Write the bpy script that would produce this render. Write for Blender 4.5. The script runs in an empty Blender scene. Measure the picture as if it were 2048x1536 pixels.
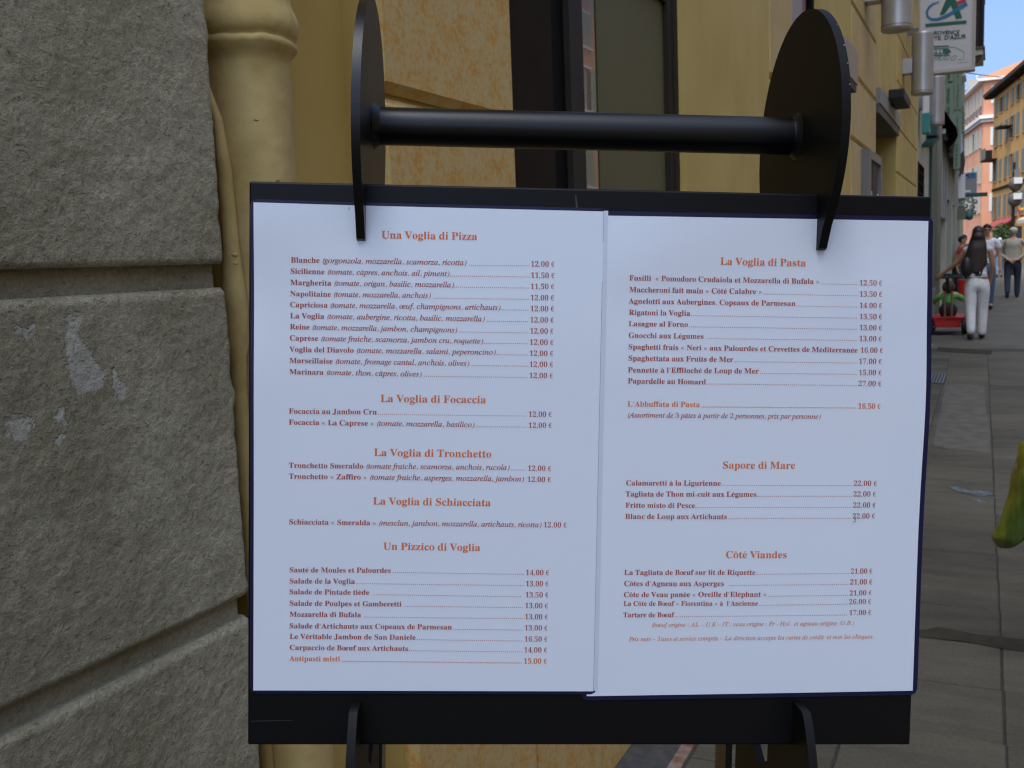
import bpy, math, random
from mathutils import Vector, Matrix, noise
random.seed(7)
S = bpy.context.scene
COL = S.collection
R_ = math.radians
K = 1.096            # street dimensions below are written in units of 1.096 m

# ---------------------------------------------------------------- camera
H = 1.25 * K
RC = [[0.901425, 0.018127, -0.432555], [0.431272, -0.125089, 0.893509], [-0.037911, -0.99198, -0.120576]]
cam_d = bpy.data.cameras.new('camera'); cam = bpy.data.objects.new('camera', cam_d); COL.objects.link(cam)
cam_d.sensor_width = 36; cam_d.lens = 35; cam_d.clip_start = 0.02; cam_d.clip_end = 2000
ex = Vector((RC[0][0], RC[1][0], RC[2][0])); ey = -Vector((RC[0][1], RC[1][1], RC[2][1])); ez = ex.cross(ey)
ex.normalize(); ey = (ey - ex * ey.dot(ex)).normalized(); ez = ex.cross(ey)
M4 = Matrix((ex, ey, ez)).transposed().to_4x4(); M4.translation = Vector((0, 0, H))
cam.matrix_world = M4
cam_d.dof.use_dof = True; cam_d.dof.focus_distance = 0.62; cam_d.dof.aperture_fstop = 34
S.camera = cam

# ---------------------------------------------------------------- light
SUN_EL, SUN_AZ = 65.0, 201.0      # compass bearing of the sun, clockwise from +Y
W = bpy.data.worlds.new('World'); S.world = W; W.use_nodes = True
nt = W.node_tree; bg = nt.nodes['Background']
sky = nt.nodes.new('ShaderNodeTexSky'); sky.sky_type = 'NISHITA'; sky.sun_disc = False
sky.sun_elevation = R_(SUN_EL); sky.sun_rotation = R_(SUN_AZ); sky.air_density = 0.55; sky.dust_density = 5.5; sky.ozone_density = 4.5
wm = nt.nodes.new('ShaderNodeMix'); wm.data_type = 'RGBA'; wm.blend_type = 'MULTIPLY'; wm.inputs[0].default_value = 1; wm.inputs[7].default_value = (.93, 1.02, 1.07, 1)
nt.links.new(sky.outputs[0], wm.inputs[6]); nt.links.new(wm.outputs[2], bg.inputs[0]); bg.inputs[1].default_value = 0.15
sl = bpy.data.lights.new('sun', 'SUN'); sl.energy = 0.6; sl.angle = R_(12.0); sl.color = (1.0, 0.93, 0.82)
so = bpy.data.objects.new('sun', sl); COL.objects.link(so)
sd = Vector((math.sin(R_(SUN_AZ)) * math.cos(R_(SUN_EL)), math.cos(R_(SUN_AZ)) * math.cos(R_(SUN_EL)), math.sin(R_(SUN_EL))))
so.rotation_euler = sd.to_track_quat('Z', 'Y').to_euler(); so.location = (0, 0, 40)
S.cycles.filter_width = 1.25; S.cycles.use_denoising = True; S.cycles.denoiser = 'OPENIMAGEDENOISE'; S.cycles.denoising_input_passes = 'RGB_ALBEDO_NORMAL'; S.cycles.denoising_prefilter = 'NONE'; S.cycles.use_adaptive_sampling = False
S.cycles.sample_clamp_indirect = 2.0; S.cycles.max_bounces = 8; S.cycles.caustics_reflective = False; S.cycles.caustics_refractive = False; S.cycles.blur_glossy = 1.0
S.view_settings.view_transform = 'Standard'; S.view_settings.look = 'None'
S.view_settings.exposure = 1.38; S.view_settings.gamma = 1.0; S.view_settings.use_curve_mapping = False

# ---------------------------------------------------------------- materials
def P(name, c, rough=.8, c2=None, ns=6, bump=0, bs=80, bdist=.002, metal=0, coat=0, spec=.5, detail=6, stretch=None, lo=.35, hi=.65, trans=0, ior=1.45):
    m = bpy.data.materials.new(name); m.use_nodes = True
    t = m.node_tree; b = t.nodes['Principled BSDF']; L = t.links.new
    b.inputs['Base Color'].default_value = (*c, 1); b.inputs['Roughness'].default_value = rough
    b.inputs['Metallic'].default_value = metal; b.inputs['Specular IOR Level'].default_value = spec
    b.inputs['Coat Weight'].default_value = coat; b.inputs['Coat Roughness'].default_value = .12
    b.inputs['Transmission Weight'].default_value = trans; b.inputs['IOR'].default_value = ior
    co = t.nodes.new('ShaderNodeTexCoord'); src = co.outputs['Object']
    if stretch:
        mp = t.nodes.new('ShaderNodeMapping'); mp.inputs['Scale'].default_value = stretch
        L(src, mp.inputs[0]); src = mp.outputs[0]
    if c2:
        n = t.nodes.new('ShaderNodeTexNoise'); n.inputs['Scale'].default_value = ns; n.inputs['Detail'].default_value = detail
        r = t.nodes.new('ShaderNodeValToRGB'); r.color_ramp.elements[0].position = lo; r.color_ramp.elements[1].position = hi
        r.color_ramp.elements[0].color = (*c, 1); r.color_ramp.elements[1].color = (*c2, 1)
        L(src, n.inputs['Vector']); L(n.outputs['Fac'], r.inputs[0]); L(r.outputs[0], b.inputs['Base Color'])
        m['ramp'] = r.name
    if bump:
        n2 = t.nodes.new('ShaderNodeTexNoise'); n2.inputs['Scale'].default_value = bs; n2.inputs['Detail'].default_value = 5
        bn = t.nodes.new('ShaderNodeBump'); bn.inputs['Strength'].default_value = bump; bn.inputs['Distance'].default_value = bdist
        L(co.outputs['Object'], n2.inputs['Vector']); L(n2.outputs['Fac'], bn.inputs['Height']); L(bn.outputs[0], b.inputs['Normal'])
    return m

def mottled():
    m = P('mottled_sponge_paint', (.40, .27, .115), .85, bump=.25, bs=120, bdist=.001)
    t = m.node_tree; L = t.links.new; b = t.nodes['Principled BSDF']; co = [n for n in t.nodes if n.type == 'TEX_COORD'][0]
    a = t.nodes.new('ShaderNodeTexNoise'); a.inputs['Scale'].default_value = 85; a.inputs['Detail'].default_value = 8; a.inputs['Roughness'].default_value = .75; a.inputs['Distortion'].default_value = .25
    c = t.nodes.new('ShaderNodeTexNoise'); c.inputs['Scale'].default_value = 22; c.inputs['Detail'].default_value = 3
    mx = t.nodes.new('ShaderNodeMath'); mx.operation = 'MULTIPLY_ADD'; mx.inputs[1].default_value = .45
    L(co.outputs['Object'], a.inputs['Vector']); L(co.outputs['Object'], c.inputs['Vector'])
    L(c.outputs['Fac'], mx.inputs[0]); L(a.outputs['Fac'], mx.inputs[2])
    r = t.nodes.new('ShaderNodeValToRGB'); e = r.color_ramp.elements
    e[0].position = .62; e[0].color = (.55, .43, .20, 1); e[1].position = .84; e[1].color = (.56, .29, .055, 1)
    k = e.new(.71); k.color = (.57, .40, .15, 1)
    L(mx.outputs[0], r.inputs[0]); L(r.outputs[0], b.inputs['Base Color'])
    return m

def plaster():
    """rough grey render on the stone courses, with a few patches where the skin has peeled"""
    m = P('rough_grey_render', (.24, .22, .175), .95, spec=.2)
    t = m.node_tree; L = t.links.new; b = t.nodes['Principled BSDF']; co = [n for n in t.nodes if n.type == 'TEX_COORD'][0]; O = co.outputs['Object']
    def N(s, d=6, ro=.6, dis=0):
        n = t.nodes.new('ShaderNodeTexNoise'); n.inputs['Scale'].default_value = s; n.inputs['Detail'].default_value = d
        n.inputs['Roughness'].default_value = ro; n.inputs['Distortion'].default_value = dis; L(O, n.inputs['Vector']); return n
    big = N(3.5, 4); fine = N(160, 6, .7); mid = N(46, 5, .62, 0)
    r = t.nodes.new('ShaderNodeValToRGB'); e = r.color_ramp.elements
    e[0].position = .32; e[0].color = (.335, .305, .20, 1); e[1].position = .68; e[1].color = (.51, .475, .34, 1)
    L(big.outputs['Fac'], r.inputs[0])
    r2 = t.nodes.new('ShaderNodeValToRGB'); e = r2.color_ramp.elements
    e[0].position = .3; e[0].color = (.62, .60, .56, 1); e[1].position = .62; e[1].color = (1.1, 1.1, 1.1, 1)
    L(fine.outputs['Fac'], r2.inputs[0])
    mul = t.nodes.new('ShaderNodeMix'); mul.data_type = 'RGBA'; mul.blend_type = 'MULTIPLY'; mul.inputs[0].default_value = .7
    L(r.outputs[0], mul.inputs[6]); L(r2.outputs[0], mul.inputs[7])
    # peeled patches: distorted distance to a few chosen spots on this wall
    warp = N(40, 5, .65); vs = t.nodes.new('ShaderNodeVectorMath'); vs.operation = 'MULTIPLY_ADD'
    vs.inputs[1].default_value = (.05, .05, .05); L(warp.outputs['Color'], vs.inputs[0]); L(O, vs.inputs[2])
    out = None
    for (y, z, sy, sz) in PATCHES:
        mp = t.nodes.new('ShaderNodeMapping'); mp.inputs['Location'].default_value = (0, -(y + .025) / sy, -(z + .025) / sz)
        mp.inputs['Scale'].default_value = (0, 1 / sy, 1 / sz); L(vs.outputs[0], mp.inputs[0])
        ln = t.nodes.new('ShaderNodeVectorMath'); ln.operation = 'LENGTH'; L(mp.outputs[0], ln.inputs[0])
        if out is None: out = ln.outputs['Value']
        else:
            mn = t.nodes.new('ShaderNodeMath'); mn.operation = 'MINIMUM'; L(out, mn.inputs[0]); L(ln.outputs['Value'], mn.inputs[1]); out = mn.outputs[0]
    st = t.nodes.new('ShaderNodeMapRange'); st.inputs[1].default_value = .82; st.inputs[2].default_value = 1.12; st.inputs[3].default_value = 1; st.inputs[4].default_value = 0
    L(out, st.inputs[0])
    mix = t.nodes.new('ShaderNodeMix'); mix.data_type = 'RGBA'; L(st.outputs[0], mix.inputs[0]); L(mul.outputs[2], mix.inputs[6]); mix.inputs[7].default_value = (.51, .49, .40, 1)
    L(mix.outputs[2], b.inputs['Base Color'])
    h = t.nodes.new('ShaderNodeMath'); h.operation = 'MULTIPLY_ADD'; h.inputs[1].default_value = 1.0; L(mid.outputs['Fac'], h.inputs[0]); L(fine.outputs['Fac'], h.inputs[2])
    h2 = t.nodes.new('ShaderNodeMath'); h2.operation = 'MULTIPLY_ADD'; h2.inputs[1].default_value = -.55; L(st.outputs[0], h2.inputs[0]); L(h.outputs[0], h2.inputs[2])
    pv_ = t.nodes.new('ShaderNodeTexVoronoi'); pv_.inputs['Scale'].default_value = 75; L(vs.outputs[0], pv_.inputs['Vector'])
    pm = t.nodes.new('ShaderNodeMapRange'); pm.inputs[1].default_value = .05; pm.inputs[2].default_value = .22; pm.inputs[3].default_value = -.5; pm.inputs[4].default_value = 0; L(pv_.outputs['Distance'], pm.inputs[0])
    cr = N(6.5, 9, .72, .1); cm = t.nodes.new('ShaderNodeMapRange'); cm.inputs[1].default_value = .35; cm.inputs[2].default_value = .65; cm.inputs[3].default_value = 0; cm.inputs[4].default_value = .8; L(cr.outputs['Fac'], cm.inputs[0])
    a1 = t.nodes.new('ShaderNodeMath'); a1.operation = 'ADD'; L(h2.outputs[0], a1.inputs[0]); L(pm.outputs[0], a1.inputs[1])
    h2 = t.nodes.new('ShaderNodeMath'); h2.operation = 'ADD'; L(a1.outputs[0], h2.inputs[0]); L(cm.outputs[0], h2.inputs[1])
    bn = t.nodes.new('ShaderNodeBump'); bn.inputs['Strength'].default_value = 1.0; bn.inputs['Distance'].default_value = .005
    L(h2.outputs[0], bn.inputs['Height']); L(bn.outputs[0], b.inputs['Normal'])
    return m
PATCHES = [(.668, 1.184, .016, .036), (.679, 1.160, .017, .017), (.712, 1.145, .006, .018), (.599, 1.122, .012, .011), (.643, 1.103, .006, .009), (.644, 1.127, .008, .007), (.615, 1.205, .010, .008)]
PATCHES = [(y * K, z * K, a * K, b * K) for y, z, a, b in PATCHES]

def paving(name, c, c2):
    m = P(name, c, .75, spec=.35)
    t = m.node_tree; L = t.links.new; b = t.nodes['Principled BSDF']
    co = [n for n in t.nodes if n.type == 'TEX_COORD'][0]
    ge = t.nodes.new('ShaderNodeNewGeometry')
    oi = t.nodes.new('ShaderNodeObjectInfo')
    mp = t.nodes.new('ShaderNodeMapping'); mp.inputs['Scale'].default_value = (3, 11, 3); L(ge.outputs['Position'], mp.inputs[0])
    a = t.nodes.new('ShaderNodeTexNoise'); a.inputs['Scale'].default_value = 1; a.inputs['Detail'].default_value = 7; a.inputs['Roughness'].default_value = .65; L(mp.outputs[0], a.inputs['Vector'])
    f = t.nodes.new('ShaderNodeTexNoise'); f.inputs['Scale'].default_value = 1.1; f.inputs['Detail'].default_value = 4; L(ge.outputs['Position'], f.inputs['Vector'])
    s = t.nodes.new('ShaderNodeTexNoise'); s.inputs['Scale'].default_value = 90; s.inputs['Detail'].default_value = 3; L(ge.outputs['Position'], s.inputs['Vector'])
    r = t.nodes.new('ShaderNodeValToRGB'); r.color_ramp.elements[0].position = .3; r.color_ramp.elements[1].position = .7
    r.color_ramp.elements[0].color = (*c, 1); r.color_ramp.elements[1].color = (*c2, 1)
    ad = t.nodes.new('ShaderNodeMath'); ad.operation = 'ADD'; L(a.outputs['Fac'], ad.inputs[0]); L(f.outputs['Fac'], ad.inputs[1])
    ad2 = t.nodes.new('ShaderNodeMath'); ad2.operation = 'MULTIPLY_ADD'; ad2.inputs[1].default_value = .30; L(oi.outputs['Random'], ad2.inputs[0]); L(ad.outputs[0], ad2.inputs[2])
    ml = t.nodes.new('ShaderNodeMath'); ml.operation = 'MULTIPLY'; ml.inputs[1].default_value = .435; L(ad2.outputs[0], ml.inputs[0])
    L(ml.outputs[0], r.inputs[0])
    # dark chewing-gum spots and specks
    vo = t.nodes.new('ShaderNodeTexVoronoi'); vo.inputs['Scale'].default_value = 1.9; L(ge.outputs['Position'], vo.inputs['Vector'])
    lt = t.nodes.new('ShaderNodeMapRange'); lt.inputs[1].default_value = .055; lt.inputs[2].default_value = .085; lt.inputs[3].default_value = .55; lt.inputs[4].default_value = 1; L(vo.outputs['Distance'], lt.inputs[0])
    sp = t.nodes.new('ShaderNodeMapRange'); sp.inputs[1].default_value = .3; sp.inputs[2].default_value = .55; sp.inputs[3].default_value = .78; sp.inputs[4].default_value = 1; L(s.outputs['Fac'], sp.inputs[0])
    mm = t.nodes.new('ShaderNodeMath'); mm.operation = 'MULTIPLY'; L(lt.outputs[0], mm.inputs[0]); L(sp.outputs[0], mm.inputs[1])
    mx = t.nodes.new('ShaderNodeVectorMath'); mx.operation = 'SCALE'; L(r.outputs[0], mx.inputs[0]); L(mm.outputs[0], mx.inputs['Scale'])
    L(mx.outputs[0], b.inputs['Base Color'])
    bn = t.nodes.new('ShaderNodeBump'); bn.inputs['Strength'].default_value = .35; bn.inputs['Distance'].default_value = .003; L(s.outputs['Fac'], bn.inputs['Height']); L(bn.outputs[0], b.inputs['Normal'])
    return m

mt = dict(
 plaster=plaster(), mottled=mottled(),
 yellow=P('yellow_render', (.49, .355, .10), .85, (.57, .42, .14), 3.2, bump=.3, bs=60, bdist=.001),
 yellow_pink=P('faded_yellow_render', (.50, .36, .145), .85, (.57, .42, .19), 4, bump=.3, bs=60, bdist=.001),
 pipe=P('pipe_yellow_paint', (.46, .34, .12), .8, (.57, .44, .18), 16, bump=.8, bs=34, bdist=.003),
 groove=P('groove_shade_ochre', (.38, .26, .10), .9),  # yellow darkened for the shade in grooves; only the sill wears it
 brown=P('brown_painted_frame', (.022, .015, .009), .8, (.028, .019, .012), 5, spec=.08),
 black_frame=P('black_frame_paint', (.004, .004, .004), .7, spec=.1),
 frame=P('dark_bronze_frame', (.028, .023, .017), .6, (.033, .027, .021), 8, spec=.15),
 glass=P('window_glass', (.02, .025, .02), .03, spec=.9),
 pane=P('mirror_like_glass', (.02, .022, .02), .02, spec=1.0, coat=1.0, ior=1.75),
 blind=P('olive_blind', (.125, .112, .048), .7, (.15, .135, .06), 1.2, stretch=(1, 1, .2), spec=.3),
 black=P('black_powder_coat', (.0045, .0045, .005), .30, spec=.42, bump=.12, bs=700, bdist=.0004),
 black_board=P('black_board_face', (.005, .005, .0055), .36, spec=.2, bump=.15, bs=500, bdist=.0003),
 chip=P('chipped_paint_spot', (.32, .30, .26), .7),
 paper=P('white_menu_paper', (.755, .83, .93), .4, coat=1, spec=.4, bump=.03, bs=45),
 black_matt=P('dull_black_coat', (.0045, .0045, .0045), .5, spec=.2, bump=.12, bs=700, bdist=.0004),
 film=P('laminate_edge', (.008, .010, .045), .3, spec=.35),
 filmw=P('laminate_edge_clear', (.30, .33, .34), .2, coat=1.0, spec=.8),
 ink=P('dark_red_ink', (.40, .070, .05), .6), ink_o=P('orange_ink', (.72, .20, .05), .6),
 ink_s=P('pale_orange_ink', (.68, .27, .15), .6), ink_t=P('title_orange_ink', (.72, .19, .05), .6),
 pen=P('blue_ballpoint', (.05, .05, .16), .6),
 slab=paving('paving_stone', (.042, .037, .025), (.140, .122, .084)),
 ground=P('pavement_joint', (.035, .032, .026), .9, (.05, .046, .038), 9),
 metal=P('brushed_aluminium', (.36, .35, .33), .38, (.42, .41, .39), 5, metal=.55),
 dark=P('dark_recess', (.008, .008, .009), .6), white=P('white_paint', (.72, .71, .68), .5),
 cream=P('cream_render', (.42, .40, .29), .85, (.50, .47, .36), 2), sign=P('sign_face', (.52, .50, .48), .35),
 teal=P('dark_teal_paint', (.02, .075, .065), .55), tealL=P('teal_plastic', (.05, .25, .24), .4),
 shut_g=P('green_shutter_paint', (.19, .25, .17), .6), shut_p=P('pale_shutter_paint', (.42, .42, .34), .6),
 greyd=P('grey_sheet_metal', (.16, .16, .155), .5),
)
def col(name, c, rough=.7, **k):
    if name not in mt: mt[name] = P(name, c, rough, **k)
    return mt[name]

# ---------------------------------------------------------------- helpers
class MB:
    """collects shapes into ONE mesh object; street coordinates are scaled by K"""
    def __init__(s, k=K, mat=None): s.v = []; s.f = []; s.k = k; s.mi = []; s.cur = 0; s.X = mat
    def add(s, vs, fs):
        o = len(s.v)
        for p in vs:
            p = Vector(p)
            if s.X: p = s.X @ p
            s.v.append(p * s.k)
        for f in fs: s.f.append([o + i for i in f]); s.mi.append(s.cur)
        return s
    def box(s, x0, x1, y0, y1, z0, z1):
        return s.add([(x0, y0, z0), (x1, y0, z0), (x1, y1, z0), (x0, y1, z0), (x0, y0, z1), (x1, y0, z1), (x1, y1, z1), (x0, y1, z1)],
                     [(0, 3, 2, 1), (4, 5, 6, 7), (0, 1, 5, 4), (1, 2, 6, 5), (2, 3, 7, 6), (3, 0, 4, 7)])
    def cham(s, x0, x1, y0, y1, z0, z1, b):
        """box whose +x face is chamfered by b along its four edges"""
        return s.add([(x0, y0, z0), (x0, y1, z0), (x0, y1, z1), (x0, y0, z1),
                      (x1 - b, y0, z0), (x1 - b, y1, z0), (x1 - b, y1, z1), (x1 - b, y0, z1),
                      (x1, y0 + b, z0 + b), (x1, y1 - b, z0 + b), (x1, y1 - b, z1 - b), (x1, y0 + b, z1 - b)],
                     [(0, 3, 2, 1), (0, 1, 5, 4), (1, 2, 6, 5), (2, 3, 7, 6), (3, 0, 4, 7),
                      (4, 5, 9, 8), (5, 6, 10, 9), (6, 7, 11, 10), (7, 4, 8, 11), (8, 9, 10, 11)])
    def slab(s, x0, x1, y0, y1, z0, z1, b):
        """box with its top edges chamfered"""
        return s.add([(x0, y0, z0), (x1, y0, z0), (x1, y1, z0), (x0, y1, z0), (x0, y0, z1 - b), (x1, y0, z1 - b), (x1, y1, z1 - b), (x0, y1, z1 - b),
                      (x0 + b, y0 + b, z1), (x1 - b, y0 + b, z1), (x1 - b, y1 - b, z1), (x0 + b, y1 - b, z1)],
                     [(0, 3, 2, 1), (0, 1, 5, 4), (1, 2, 6, 5), (2, 3, 7, 6), (3, 0, 4, 7), (4, 5, 9, 8), (5, 6, 10, 9), (6, 7, 11, 10), (7, 4, 8, 11), (8, 9, 10, 11)])
    def lathe(s, base, axis, prof, n=24, cap=True):
        """prof: list of (distance along axis, radius)"""
        base = Vector(base); a = Vector(axis).normalized(); u = a.orthogonal().normalized(); w = a.cross(u)
        vs = []; fs = []
        for (h, r) in prof:
            for i in range(n):
                t = 2 * math.pi * i / n; vs.append(base + a * h + (u * math.cos(t) + w * math.sin(t)) * r)
        for j in range(len(prof) - 1):
            for i in range(n):
                k = (i + 1) % n; fs.append((j * n + i, j * n + k, (j + 1) * n + k, (j + 1) * n + i))
        if cap:
            fs.append(tuple(range(n))[::-1]); fs.append(tuple((len(prof) - 1) * n + i for i in range(n)))
        return s.add(vs, fs)
    def tube(s, pts, r, n=8, cap=True):
        pts = [Vector(p) for p in pts]; rs = r if isinstance(r, (list, tuple)) else [r] * len(pts)
        vs = []; fs = []; u = None
        for j, p in enumerate(pts):
            d = (pts[min(j + 1, len(pts) - 1)] - pts[max(j - 1, 0)]).normalized()
            u = d.orthogonal().normalized() if u is None else (u - d * u.dot(d)).normalized()
            w = d.cross(u)
            for i in range(n):
                t = 2 * math.pi * i / n; vs.append(p + (u * math.cos(t) + w * math.sin(t)) * rs[j])
        for j in range(len(pts) - 1):
            for i in range(n):
                k = (i + 1) % n; fs.append((j * n + i, j * n + k, (j + 1) * n + k, (j + 1) * n + i))
        if cap: fs.append(tuple(range(n))[::-1]); fs.append(tuple((len(pts) - 1) * n + i for i in range(n)))
        return s.add(vs, fs)
    def ball(s, c, rx, ry=None, rz=None, n=12, m=8, fn=None):
        ry = ry or rx; rz = rz or rx; c = Vector(c); vs = [c + Vector((0, 0, rz))]; fs = []
        for j in range(1, m):
            ph = math.pi * j / m
            for i in range(n):
                t = 2 * math.pi * i / n; vs.append(c + Vector((rx * math.sin(ph) * math.cos(t), ry * math.sin(ph) * math.sin(t), rz * math.cos(ph))))
        vs.append(c - Vector((0, 0, rz)))
        for i in range(n):
            k = (i + 1) % n; fs.append((0, 1 + i, 1 + k))
            for j in range(m - 2): fs.append((1 + j * n + i, 1 + (j + 1) * n + i, 1 + (j + 1) * n + k, 1 + j * n + k))
            fs.append((1 + (m - 2) * n + i, len(vs) - 1, 1 + (m - 2) * n + k))
        if fn: vs = [fn(v) for v in vs]
        return s.add(vs, fs)
    def prism(s, poly, fn):
        """poly (a,b) outline; fn(a,b,side) -> point for side 0/1"""
        n = len(poly); vs = [fn(a, b, 0) for a, b in poly] + [fn(a, b, 1) for a, b in poly]
        fs = [tuple(range(n))[::-1], tuple(range(n, 2 * n))] + [(i, (i + 1) % n, n + (i + 1) % n, n + i) for i in range(n)]
        return s.add(vs, fs)
    def build(s, name, m, parent=None, smooth=False, bevel=0, origin=None):
        me = bpy.data.meshes.new(name)
        o = bpy.data.objects.new(name, me); COL.objects.link(o)
        org = Vector(origin) * s.k if origin is not None else Vector((0, 0, 0))
        if parent is not None: org = world_org(parent)
        me.from_pydata([v - org for v in s.v], [], s.f)
        for x in (m if isinstance(m, (list, tuple)) else [m]): me.materials.append(x)
        me.polygons.foreach_set('material_index', s.mi)
        me.validate(); me.update()
        if smooth: me.shade_smooth()
        if parent is not None: o.parent = parent
        else: o.location = org
        if bevel:
            b = o.modifiers.new('bevel', 'BEVEL'); b.width = bevel; b.segments = 2; b.limit_method = 'ANGLE'
        return o
def world_org(o):
    v = Vector((0, 0, 0))
    while o is not None: v = v + o.location; o = o.parent
    return v
def thing(name, label, cat, loc=(0, 0, 0), group=None, k=K):
    o = bpy.data.objects.new(name, None); COL.objects.link(o); o.location = Vector(tuple(loc) + (0,) * (3 - len(loc))) * k; o.empty_display_size = .1
    o['label'] = label; o['category'] = cat
    if group: o['group'] = group
    return o
def tag(o, label, cat, group=None):
    o['label'] = label; o['category'] = cat
    if group: o['group'] = group
    return o
def struct(o): o['kind'] = 'structure'; return o
def at(px, py, Y):
    """the point at street distance Y that stands where the photograph shows it"""
    d = Vector((px - 1024, py - 768, 1991)); w = Vector([sum(RC[i][j] * d[j] for j in range(3)) for i in range(3)])
    return Vector((0, 0, 1.25)) + w * (Y / w.y)
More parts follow.
